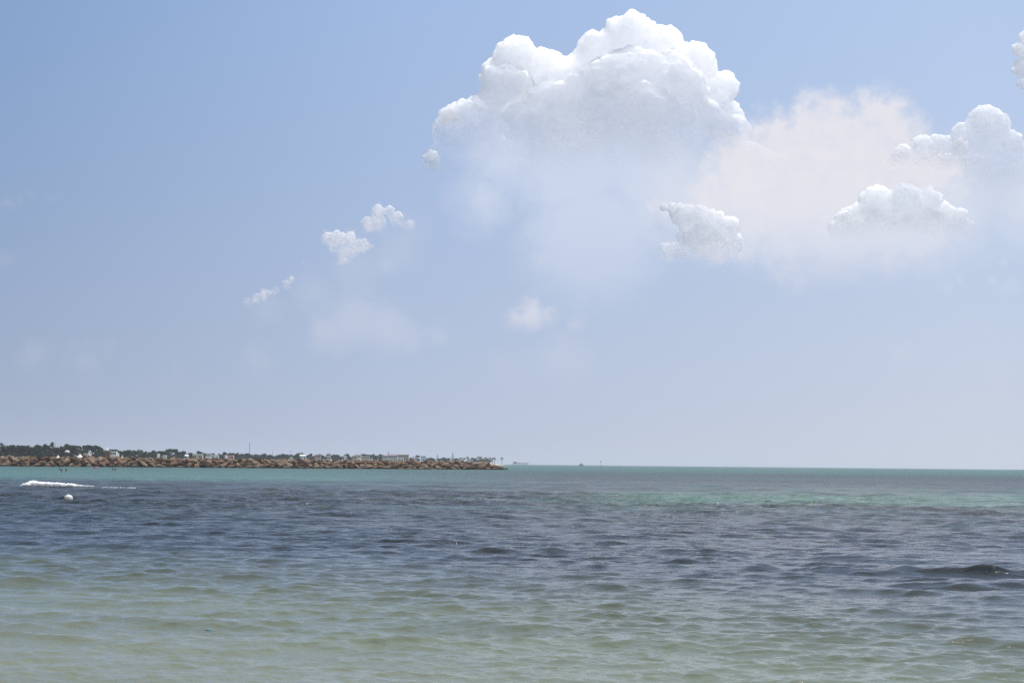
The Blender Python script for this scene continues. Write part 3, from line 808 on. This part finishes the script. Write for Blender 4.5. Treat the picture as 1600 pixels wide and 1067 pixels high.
# ------------------------------------------------------------------ houses along the shore
def house(name, label, px, py, wpx, mat, floors=1, cols=3, roof='flat', cat='house', dd=0.975, roofmat=None):
    d = coast(px) * dd
    w = wpx * d / F_PX; zt = top_z(px, py, d); h = zt - LAND_Z; dep = max(3.0, w * 0.8)
    o = empty(name, (at(px, d), d, LAND_Z))
    tag(o, label, cat)
    box_obj('wall', (-w / 2, w / 2, 0, dep, -0.4, h), M[mat], o)
    rm = M[roofmat or mat]
    if roof == 'flat':
        bm = bmesh.new()
        for bx in ((-w / 2 - .08, w / 2 + .08, -.08, .14, h, h + .3), (-w / 2 - .08, w / 2 + .08, dep - .14, dep + .08, h, h + .3), (-w / 2 - .08, -w / 2 + .14, .14, dep - .14, h, h + .3), (w / 2 - .14, w / 2 + .08, .14, dep - .14, h, h + .3)):
            box_bm(bm, *bx)
        bm_obj('parapet', bm, rm, o)
    elif roof == 'gable':
        bm = bmesh.new(); e = 0.25
        p = [(-w / 2 - e, -e, h), (w / 2 + e, -e, h), (w / 2 + e, dep + e, h), (-w / 2 - e, dep + e, h), (-w / 2 - e, dep / 2, h + 1.1), (w / 2 + e, dep / 2, h + 1.1)]
        v = [bm.verts.new(q) for q in p]
        for f in ((0, 1, 5, 4), (2, 3, 4, 5), (1, 2, 5), (3, 0, 4), (3, 2, 1, 0)):
            bm.faces.new([v[i] for i in f])
        bm_obj('roof', bm, rm, o)
    elif roof == 'dome':
        bm = bmesh.new(); bmesh.ops.create_uvsphere(bm, u_segments=14, v_segments=10, radius=w * 0.3)
        bmesh.ops.translate(bm, verts=bm.verts, vec=(0, dep / 2, h + w * 0.08)); bm_obj('dome', bm, rm, o, True)
        box_obj('roof_slab', (-w / 2 - .06, w / 2 + .06, -.06, dep + .06, h, h + .15), rm, o)
    fh = h / floors
    for fl in range(floors):
        for k in range(cols):
            if fl == 0 and k == cols // 2:
                box_obj('door', (-0.42 + (k + .5) * w / cols - w / 2, 0.42 + (k + .5) * w / cols - w / 2, -0.05, 0.03, 0, min(2.0, h * 0.8)), M['brown'], o); continue
            cx = (k + .5) * w / cols - w / 2; ww = min(0.5, w / cols * 0.32)
            z0 = fl * fh + fh * 0.38
            wn = box_obj('window', (cx - ww, cx + ww, -0.05, 0.03, z0, z0 + fh * 0.42), M['glass'], o)
            box_obj('sill', (cx - ww - .1, cx + ww + .1, -0.14, 0.0, z0 - 0.1, z0 - 0.003), M[mat], wn)
    return o

house('bungalow', 'low terracotta-walled bungalow with white roof beside the peaked white tent', 139, 709.5, 11, 'peach', 1, 3, 'flat', roofmat='white')
house('domed_villa', 'brown villa with a white dome among the belt trees', 169, 704.5, 10, 'brown', 1, 3, 'dome', roofmat='white')
house('villa', 'bright white villa stepped beside the brown domed villa', 180, 706, 9, 'white', 2, 3, 'flat')
house('villa_annexe', 'small white domed annexe adjoining the stepped white villa', 185, 708.5, 5, 'white', 1, 2, 'dome')
house('kiosk', 'narrow white kiosk alone before dark trees', 249.5, 709.5, 2.6, 'white', 1, 1, 'flat', 'kiosk')
house('gatehouse', 'small square white gatehouse before dark trees', 260, 712, 4.5, 'cream', 1, 1, 'flat', 'gatehouse', roofmat='white')
house('boathouse', 'low white gabled shed in front of the belt trees', 294, 713, 4.5, 'white', 1, 1, 'gable', 'shed')
house('house', 'wide white house left of the white cube house', 311, 710, 15, 'cream', 1, 5, 'flat', roofmat='white')
house('cube_house', 'white two-storey cube house facing the sea', 328, 709, 8, 'white', 2, 3)
house('house', 'low bright white house with terracotta lower extension', 339, 711.5, 9, 'white', 1, 3)
house('pavilion', 'pink pavilion with white openings on the shore', 359.5, 712, 15, 'pink', 1, 6, 'flat', 'pavilion')
house('gatehouse', 'small cream gatehouse far along the pale beach', 457, 714, 4, 'cream', 1, 1, 'flat', 'gatehouse')
house('house', 'white house with gabled roof below a tall rounded tree', 475.5, 712.5, 9, 'white', 1, 3, 'gable', roofmat='white')
house('house', 'pale pink house beside two hazy trees', 499, 711, 9, 'pink', 2, 3)
house('tower_house', 'cream tower house with dark top windows', 515.5, 709.5, 6, 'cream', 3, 2, 'flat', 'house')
house('house', 'small white cottage half hidden by hazy palms', 540.5, 712.5, 5, 'white', 1, 2)
house('house', 'peach-orange house with white house behind it', 556, 713, 8, 'peach', 2, 3)
house('house', 'white flat-roofed house behind the peach-orange house', 561, 711, 10, 'white', 2, 4, dd=0.995)
house('house', 'long cream house beside the round hazy tree', 573, 713.5, 13, 'cream', 2, 5)
house('house', 'white house behind the round hazy tree', 588, 712, 8, 'white', 2, 3, dd=1.0)
house('house', 'cream house with white corner beside the mauve roof', 603.5, 712, 8, 'cream', 2, 3, roofmat='white')
house('hotel', 'long hotel block with mauve roof and glazed front', 615, 711.5, 15, 'cream', 2, 6, 'gable', 'hotel', roofmat='mauve')
house('hotel', 'peach hotel block with white lower storey', 632, 711, 17, 'peach', 3, 7, 'flat', 'hotel')
house('house', 'low white annexe in front of the peach hotel', 628, 716, 9, 'white', 1, 4, dd=0.965)
house('house', 'small white house between the hotel and the tall white house', 650, 714.5, 7, 'white', 1, 3)
house('house', 'tall white and peach house at the end of the houses', 663.5, 713, 8, 'white', 3, 3)
house('beach_hut', 'tiny white hut beneath the tall spire-shaped araucaria', 706, 716.5, 3, 'white', 1, 1, cat='hut')
house('beach_hut', 'tiny peach-walled hut with white roof in the palm grove', 719, 716.5, 4, 'peach', 1, 1, 'flat', 'hut', roofmat='white')
house('beach_bar', 'long low cream beach bar before the palm grove', 736, 719.3, 9, 'cream', 1, 3, cat='hut', dd=0.985)

# lifeguard lookout, tents and masts
def lookout():
    px, d = 108, 880
    o = empty('lookout_tower', (at(px, d), d, LAND_Z))
    tag(o, 'brown wooden lookout post with rounded white canopy above the boulders', 'lookout')
    for sx in (-1, 1):
        for sy in (-1, 1):
            bm = bmesh.new(); rings_bm(bm, [(sx * 0.75, sy * 0.75, -0.3), (sx * 0.6, sy * 0.6, 2.6)], [0.09, 0.08], 6); bm_obj('leg', bm, M['brown'], o)
    box_obj('cabin', (-0.85, 0.85, -0.85, 0.85, 2.6, 3.7), M['brown'], o)
    box_obj('window', (-0.5, 0.5, -0.9, -0.84, 3.0, 3.5), M['glass'], o)
    bm = bmesh.new(); bmesh.ops.create_uvsphere(bm, u_segments=16, v_segments=8, radius=1.0)
    bmesh.ops.delete(bm, geom=[v for v in bm.verts if v.co.z < -0.05], context='VERTS')
    for v in bm.verts: v.co = Vector((v.co.x * 1.25, v.co.y * 1.25, 3.75 + v.co.z * 0.95))
    bm_obj('canopy', bm, M['canvas'], o, True)
lookout()

def tent(px, d, w, h, label, name='beach_tent', cat='tent'):
    o = empty(name, (at(px, d), d, LAND_Z)); tag(o, label, cat)
    hb = h * 0.45
    for sx in (-1, 1):
        for sy in (-1, 1):
            bm = bmesh.new(); rings_bm(bm, [(sx * w * .48, sy * w * .48, -0.3), (sx * w * .48, sy * w * .48, hb)], [0.05, 0.05], 6); bm_obj('post', bm, M['white'], o)
    bm = bmesh.new(); seg = 16; prev = None
    for j in range(6):                                   # swept peaked roof
        u = j / 5; r = w * 0.56 * (1 - u) ** 1.5 + 0.03; z = hb + (h - hb) * u
        ring = [bm.verts.new((r * math.cos(2 * math.pi * k / seg + .2), r * math.sin(2 * math.pi * k / seg + .2), z)) for k in range(seg)]
        if prev:
            for k in range(seg): bm.faces.new((prev[k], prev[(k + 1) % seg], ring[(k + 1) % seg], ring[k]))
        prev = ring
    bm_obj('canopy', bm, M['canvas'], o, True)
    return o
tent(128, 885, 3.0, 3.35, 'white peaked beach tent just behind the boulders')
tent(142, 915, 1.5, 5.3, 'slender tower-like tent with white pointed top above the bungalow')
tent(94, 885, 1.9, 2.6, 'small white parasol tent beside the lookout post')
tent(356, 1240, 1.9, 5.3, 'tilted white canopy above the pink pavilion')
tent(194, 1000, 1.2, 3.2, 'narrow white tent beside the stepped white villa')

def pole(name, label, px, py, d, arms, cat, r=0.12):
    o = empty(name, (at(px, d), d, LAND_Z)); tag(o, label, cat)
    h = top_z(px, py, d) - LAND_Z
    bm = bmesh.new(); rings_bm(bm, [(0, 0, -0.3), (0, 0, h)], [r, r * 0.6], 6); bm_obj('shaft', bm, M['steel'], o)
    for z, w in arms:
        box_obj('bracket', (-w, w, -0.06, 0.06, h * z - 0.12, h * z + 0.12), M['steel'], o)
    return o
pole('radio_mast', 'thin dark radio mast rising above the trees', 392.3, 691.5, 1360, ((0.97, 0.25), (0.62, 0.22), (0.4, 0.2)), 'mast', 0.2)
pole('lamp_post', 'thin lamp post standing above the trees beyond the mast', 428.5, 703.5, 1390, ((0.97, 0.4),), 'lamp post')
pole('lamp_post', 'thin lamp post beside the tall rounded tree', 456.5, 704.5, 1430, ((0.97, 0.55),), 'lamp post')


# ------------------------------------------------------------------ things on the water
def buoy():
    d = 73.0
    o = empty('buoy', (at(112.5, d), d, 0.07)); o.rotation_euler = (0.12, -0.15, 0)
    tag(o, 'round white mooring buoy stained orange near the waterline', 'buoy')
    m = bpy.data.materials.new('buoy_plastic'); m.use_nodes = True
    N = Net(m.node_tree); bs = m.node_tree.nodes['Principled BSDF']
    co = N.n('ShaderNodeTexCoord').outputs['Object']; x, y, z = N.sep(co)[:3]
    nz = N.noise(co, 9, 5, 0.65).outputs[0]
    st = N.step(N.m('ADD', N.m('ADD', z, N.m('MULTIPLY', x, 0.9)), N.m('MULTIPLY', N.m('SUBTRACT', nz, .5), 0.35)), 0.16, -0.08)
    N.put(bs.inputs['Base Color'], N.mix(st, (0.80, 0.78, 0.70, 1), (0.62, 0.36, 0.14, 1))); bs.inputs['Roughness'].default_value = 0.5
    bm = bmesh.new(); bmesh.ops.create_uvsphere(bm, u_segments=32, v_segments=20, radius=0.175)
    for v in bm.verts:
        v.co.z = v.co.z * 0.95 + 0.075
    bm_obj('float', bm, m, o, True)
    bm = bmesh.new(); seg = 32                                     # moulded seam
    rings = []
    for r, z in ((0.174, 0.066), (0.183, 0.070), (0.183, 0.080), (0.174, 0.084)):
        rings.append([bm.verts.new((r * math.cos(2 * math.pi * k / seg), r * math.sin(2 * math.pi * k / seg), z)) for k in range(seg)])
    for a_, b_ in zip(rings, rings[1:]):
        for k in range(seg): bm.faces.new((a_[k], a_[(k + 1) % seg], b_[(k + 1) % seg], b_[k]))
    bm_obj('seam', bm, m, o, True)
    bm = bmesh.new(); pts = [(0.035 * math.cos(t), 0, 0.245 + 0.035 * math.sin(t)) for t in [i * math.pi / 8 for i in range(-1, 10)]]
    rings_bm(bm, pts, [0.009] * len(pts), 8); bm_obj('lifting_eye', bm, m, o, True)
buoy()

FOAM = material('white_foam', (0.93, 0.93, 0.93), 0.95, 0.03, 6.0, 0.1)
fb = FOAM.node_tree.nodes['Principled BSDF']; fb.inputs['Subsurface Weight'].default_value = 1.0; fb.inputs['Subsurface Radius'].default_value = (1, 1, 1); fb.inputs['Subsurface Scale'].default_value = 0.3
def foam(name, label, x0, x1, d, heights, seed, n, voxel, solid=True):
    rg = np.random.default_rng(seed); V, Fc, o_ = [], [], 0
    for _ in range(n):
        u = rg.random() ** 0.8; h = float(np.interp(u, *heights)); r = max(0.028, h * rg.uniform(0.22, 0.5))
        c_ = np.array([(x1 - x0) * u, rg.normal(0, 0.12) - 0.25 * (1 - u), max(0.0, rg.random() * (h - r)) + 0.12])
        v, f = ICO[1]; V.append(v * r * np.array([1.3, 1, 0.85]) + c_); Fc.append(f + o_); o_ += len(v)
    for u in np.linspace(0.02, 0.98, 60 if solid else 0):                          # keeps the crest in one piece
        h = float(np.interp(u, *heights)); r = max(0.04, h * 0.4); v, f = ICO[1]
        V.append(v * r * np.array([2.2, 1.3, 0.7]) + np.array([(x1 - x0) * u, 0, 0.12 + r * 0.3])); Fc.append(f + o_); o_ += len(v)
    me = pydata('t', np.concatenate(V), np.concatenate(Fc))
    tmp = bpy.data.objects.new('tmp', me); COL.objects.link(tmp)
    md = tmp.modifiers.new('r', 'REMESH'); md.mode = 'VOXEL'; md.voxel_size = voxel; md.use_smooth_shade = True
    out = bpy.data.meshes.new_from_object(tmp.evaluated_get(bpy.context.evaluated_depsgraph_get()))
    bpy.data.objects.remove(tmp)
    o = mesh_obj(name, out, FOAM); o.location = (x0, d, 0.0); o['label'] = label; o['category'] = 'foam'
    return o
foam('foam_crest', 'thick white foam crest of a breaking wave beyond the buoy', at(36, 110), at(152, 110), 110, ([0, .1, .18, .3, .5, .7, .85, 1], [0.04, 0.24, 0.36, 0.27, 0.24, 0.17, 0.07, 0.03]), 3, 420, 0.035)
fs = foam('foam_streak', 'thin broken white foam streak trailing from the breaking wave', at(165, 105), at(216, 105), 105, ([0, .15, .4, .6, 1], [0.03, 0.07, 0.035, 0.05, 0.02]), 4, 60, 0.02, False)
del fs['category']; fs['kind'] = 'stuff'

# bathers up to their necks in the bay
SKIN = material('skin', (0.30, 0.17, 0.11), 0.6, 0.1, 5.0)
HAIR = material('black_hair', (0.012, 0.010, 0.009), 0.6, 0.2, 20.0)
RED = material('red_swim_shirt', (0.45, 0.05, 0.07), 0.8, 0.1, 8.0)
def body_mesh(arm):
    pts = [((0, 0, -0.75), .15), ((0, 0, -0.5), .15), ((0, 0, -0.28), .17), ((0, 0, -0.12), .12), ((0, 0, -0.03), .062), ((0, 0.0, 0.06), .075), ((0, -0.01, 0.14), .088), ((0, 0, 0.21), .07),
           ((0.19, 0, -0.15), .065), ((0.30, -0.16, -0.22), .05), ((0.30 + arm, -0.38, -0.12), .04), ((0.30 + arm, -0.46, -0.10), .035),
           ((-0.19, 0, -0.15), .065), ((-0.30, -0.14, -0.24), .05), ((-0.30, -0.36, -0.16), .04), ((-0.30, -0.44, -0.15), .035),
           ((0.10, 0, -0.85), .10), ((0.12, -0.05, -1.2), .07), ((0.12, 0.05, -1.5), .05), ((-0.10, 0, -0.85), .10), ((-0.12, -0.05, -1.2), .07), ((-0.12, 0.05, -1.5), .05)]
    ed = [(0, 1), (1, 2), (2, 3), (3, 4), (4, 5), (5, 6), (6, 7), (3, 8), (8, 9), (9, 10), (10, 11), (3, 12), (12, 13), (13, 14), (14, 15), (0, 16), (16, 17), (17, 18), (0, 19), (19, 20), (20, 21)]
    me = bpy.data.meshes.new('b'); me.from_pydata([p for p, r in pts], ed, [])
    tmp = bpy.data.objects.new('tmp', me); COL.objects.link(tmp)
    tmp.modifiers.new('s', 'SKIN')
    for i, sv in enumerate(me.skin_vertices[0].data):
        sv.radius = (pts[i][1], pts[i][1]); sv.use_root = (i == 0)
    tmp.modifiers.new('u', 'SUBSURF').levels = 2
    out = bpy.data.meshes.new_from_object(tmp.evaluated_get(bpy.context.evaluated_depsgraph_get()))
    bpy.data.objects.remove(tmp); out.name = 'body'; out.polygons.foreach_set('use_smooth', [True] * len(out.polygons))
    return out
BODY_A, BODY_B = body_mesh(0.08), body_mesh(-0.1)
BODY_A.materials.append(SKIN); BODY_B.materials.append(SKIN)
def hair_mesh():
    bm = bmesh.new(); bmesh.ops.create_uvsphere(bm, u_segments=16, v_segments=12, radius=1)
    bmesh.ops.delete(bm, geom=[v for v in bm.verts if v.co.z < -0.1 and v.co.y < 0.25 or v.co.z < -0.75], context='VERTS')
    for v in bm.verts: v.co = Vector((v.co.x * .102, v.co.y * .112 + .012, v.co.z * .125 + .165))
    me = bpy.data.meshes.new('hair'); bm.to_mesh(me); bm.free(); me.materials.append(HAIR); me.polygons.foreach_set('use_smooth', [True] * len(me.polygons))
    return me
HAIR_M = hair_mesh()
def shirt_mesh():
    bm = bmesh.new(); seg = 16; prev = None
    for z, rx, ry in ((-0.75, .19, .17), (-0.5, .19, .17), (-0.28, .215, .185), (-0.14, .225, .13), (-0.07, .13, .09), (-0.03, .082, .078)):
        ring = [bm.verts.new((rx * math.cos(2 * math.pi * k / seg), ry * math.sin(2 * math.pi * k / seg), z)) for k in range(seg)]
        if prev:
            for k in range(seg): bm.faces.new((prev[k], prev[(k + 1) % seg], ring[(k + 1) % seg], ring[k]))
        prev = ring
    me = bpy.data.meshes.new('shirt'); bm.to_mesh(me); bm.free(); me.materials.append(RED); me.polygons.foreach_set('use_smooth', [True] * len(me.polygons))
    return me
SHIRT_M = shirt_mesh()
def person(px, d, z, rz, label, body, shirt=False, cap=None):
    o = empty('person', (at(px, d), d, z), rz); tag(o, label, 'person', 'people bathing in the bay')
    link(bpy.data.objects.new('body', body), o)
    h = bpy.data.objects.new('hair', HAIR_M if cap is None else cap); link(h, o)
    if shirt:
        link(bpy.data.objects.new('shirt', SHIRT_M), o)
person(97.2, 305, 0.10, 0.4, 'dark-haired bather behind the one in red', BODY_A)
person(100.0, 246, 0.12, 2.6, 'bather in a red top beside two dark-haired bathers', BODY_B, True)
person(107.3, 250, 0.12, 1.2, 'dark-haired bather with head and neck above the water near the red top', BODY_A)
person(179.6, 292, 0.10, -0.5, 'dark-haired bather of the pair by themselves, in profile', BODY_B)
person(183.6, 290, 0.08, 2.2, 'brown-shouldered bather of the pair by themselves, lower in the water', BODY_A)

def ring_float():
    d = 372
    o = empty('swim_ring', (at(153, d), d, 0.08)); tag(o, 'pink inflatable swim ring floating at the foot of the boulders', 'swim ring')
    bm = bmesh.new(); n1, n2 = 28, 12; vs2 = []
    for i in range(n1):
        a = 2 * math.pi * i / n1
        vs2.append([bm.verts.new(((0.36 + 0.16 * math.cos(b_)) * math.cos(a), (0.36 + 0.16 * math.cos(b_)) * math.sin(a), 0.16 * math.sin(b_))) for b_ in [2 * math.pi * j / n2 for j in range(n2)]])
    for i in range(n1):
        for j in range(n2):
            bm.faces.new((vs2[i][j], vs2[(i + 1) % n1][j], vs2[(i + 1) % n1][(j + 1) % n2], vs2[i][(j + 1) % n2]))
    bm_obj('tube', bm, material('pink_vinyl', (0.70, 0.10, 0.22), 0.35, 0.05, 3.0, 0.5), o, True)
    bm = bmesh.new(); rings_bm(bm, [(0.36, 0, 0.15), (0.36, 0, 0.19)], [0.02, 0.015], 8); bm_obj('valve', bm, M['white'], o)
ring_float()

def scrap():
    d = 18.15; V, Fc = [], []
    for i in range(9):
        for j in range(5):
            u, v = i / 8 - .5, j / 4 - .5
            V.append((u * 0.055, v * 0.024 + 0.004 * math.sin(u * 9), 0.010 - 0.05 * abs(v) * abs(v) * 0.6 + 0.005 * math.cos(u * 7)))
    for i in range(8):
        for j in range(4):
            a = i * 5 + j; Fc.append((a, a + 5, a + 6, a + 1))
    o = mesh_obj('plastic_scrap', pydata('plastic_scrap', V, Fc, True), material('blue_plastic', (0.05, 0.24, 0.32), 0.5, 0.1, 30, 0.5)); o.location = (at(334, d), d, 0.045); o.rotation_euler = (0.5, 0.1, 0.1)
    md = o.modifiers.new('thick', 'SOLIDIFY'); md.thickness = 0.002
    tag(o, 'tiny scrap of bright blue plastic drifting in the shallows', 'litter')
scrap()

# far boats, markers and the pier
def pier():
    d = 2130; o = empty('pier', (0, d, 0)); tag(o, 'low wooden pier on posts running out from the spit', 'pier')
    x0, x1 = 2, at(828, d)
    box_obj('deck', (x0, x1, -1.2, 1.2, 2.3, 2.75), M['steel'], o)
    n = 8
    for k in range(n):
        x = x0 + (x1 - x0) * (k + .3) / n
        bm = bmesh.new(); rings_bm(bm, [(x, 0, -1.0), (x, 0, 2.3)], [0.28, 0.26], 8); bm_obj('post', bm, M['brown'], o)
        box_obj('rail_post', (x - .2, x + .2, -1.15, -0.95, 2.75, 3.8), M['steel'], o)
    box_obj('shelter', (x0 + 1.5, x0 + 4.5, -1.1, 1.1, 2.753, 4.1), M['brown'], o)
pier()

def hull_bm(bm, ln, w, h, z0):
    secs = []
    for i in range(9):
        u = i / 8 * 2 - 1; k = (1 - abs(u) ** 2.4); sheer = h * (1 + 0.35 * u * u)
        secs.append([bm.verts.new((u * ln / 2, s * w / 2 * (k ** 0.7) * q, z0 + zz * sheer)) for s, q, zz in ((-1, 1, 1), (-1, .75, .3), (0, 0, 0), (1, .75, .3), (1, 1, 1))])
    for a_, b_ in zip(secs, secs[1:]):
        for j in range(4): bm.faces.new((a_[j], b_[j], b_[j + 1], a_[j + 1]))
        bm.faces.new((a_[0], a_[4], b_[4], b_[0]))
def boat():
    d = 2500; o = empty('boat', (at(910.2, d), d, 0)); tag(o, 'dark boat under a rounded canopy far out near the horizon', 'boat')
    bm = bmesh.new(); hull_bm(bm, 6.6, 2.4, 1.3, -0.3); bm_obj('hull', bm, M['steel'], o)
    bm = bmesh.new(); n = 14; prev = None
    for i in range(n + 1):
        a = math.pi * i / n; r = 2.6
        row = [bm.verts.new((-r * math.cos(a), y, 2.0 + 1.9 * math.sin(a) ** 0.8)) for y in (-1.1, 1.1)]
        if prev: bm.faces.new((prev[0], row[0], row[1], prev[1]))
        prev = row
    me = bm_obj('canopy', bm, M['brown'], o, True); me.modifiers.new('t', 'SOLIDIFY').thickness = 0.12
    for x in (-2.5, -0.8, 0.8, 2.5):
        for y in (-1.05, 1.05):
            bm = bmesh.new(); rings_bm(bm, [(x, y, 0.6), (x, y, 2.1 + (1.7 if abs(x) < 1 else 0))], [0.1, 0.1], 6); bm_obj('canopy_post', bm, M['steel'], o)
    box_obj('wheelhouse', (-1.7, 0.4, -0.8, 0.8, 0.7, 2.9), M['steel'], o)
boat()
def marker():
    d = 1500; o = empty('channel_marker', (at(940.3, d), d, 0)); tag(o, 'slim dark channel marker pole near the horizon', 'marker')
    bm = bmesh.new(); rings_bm(bm, [(0, 0, -1), (0, 0, 3.4)], [0.1, 0.08], 8); bm_obj('pole', bm, M['steel'], o)
    bm = bmesh.new(); rings_bm(bm, [(0, 0, 3.4), (0, 0, 3.5), (0, 0, 5.0), (0, 0, 5.1)], [0.1, 0.28, 0.28, 0.1], 10); bm_obj('topmark', bm, M['steel'], o)
    bm = bmesh.new(); rings_bm(bm, [(0, 0, -0.4), (0, 0, 0.35), (0, 0, 0.7)], [0.5, 0.5, 0.15], 12); bm_obj('float', bm, M['steel'], o)
marker()
def dinghy():
    d = 1700; o = empty('dinghy', (at(969.5, d), d, 0)); tag(o, 'tiny dark dinghy on the turquoise water beyond the marker', 'boat')
    bm = bmesh.new(); hull_bm(bm, 2.3, 1.1, 0.55, -0.15); bm_obj('hull', bm, M['steel'], o)
    box_obj('thwart', (-0.3, 0.0, -0.45, 0.45, 0.28, 0.34), M['brown'], o)
dinghy()

# ------------------------------------------------------------------ the humid air over the sea
bm = bmesh.new(); box_bm(bm, -3400, 3400, -60, 4700, -1.8, 24)
hm = bpy.data.materials.new('humid_air'); hm.use_nodes = True
ht = hm.node_tree; ht.nodes.clear()
ho = ht.nodes.new('ShaderNodeOutputMaterial'); pv = ht.nodes.new('ShaderNodeVolumePrincipled')
pv.inputs['Color'].default_value = (0.86, 0.92, 1.0, 1); pv.inputs['Density'].default_value = 0.00010; pv.inputs['Anisotropy'].default_value = 0.1
ht.links.new(pv.outputs[0], ho.inputs['Volume'])
hz = bm_obj('haze', bm, hm); tag(hz, kind='stuff')
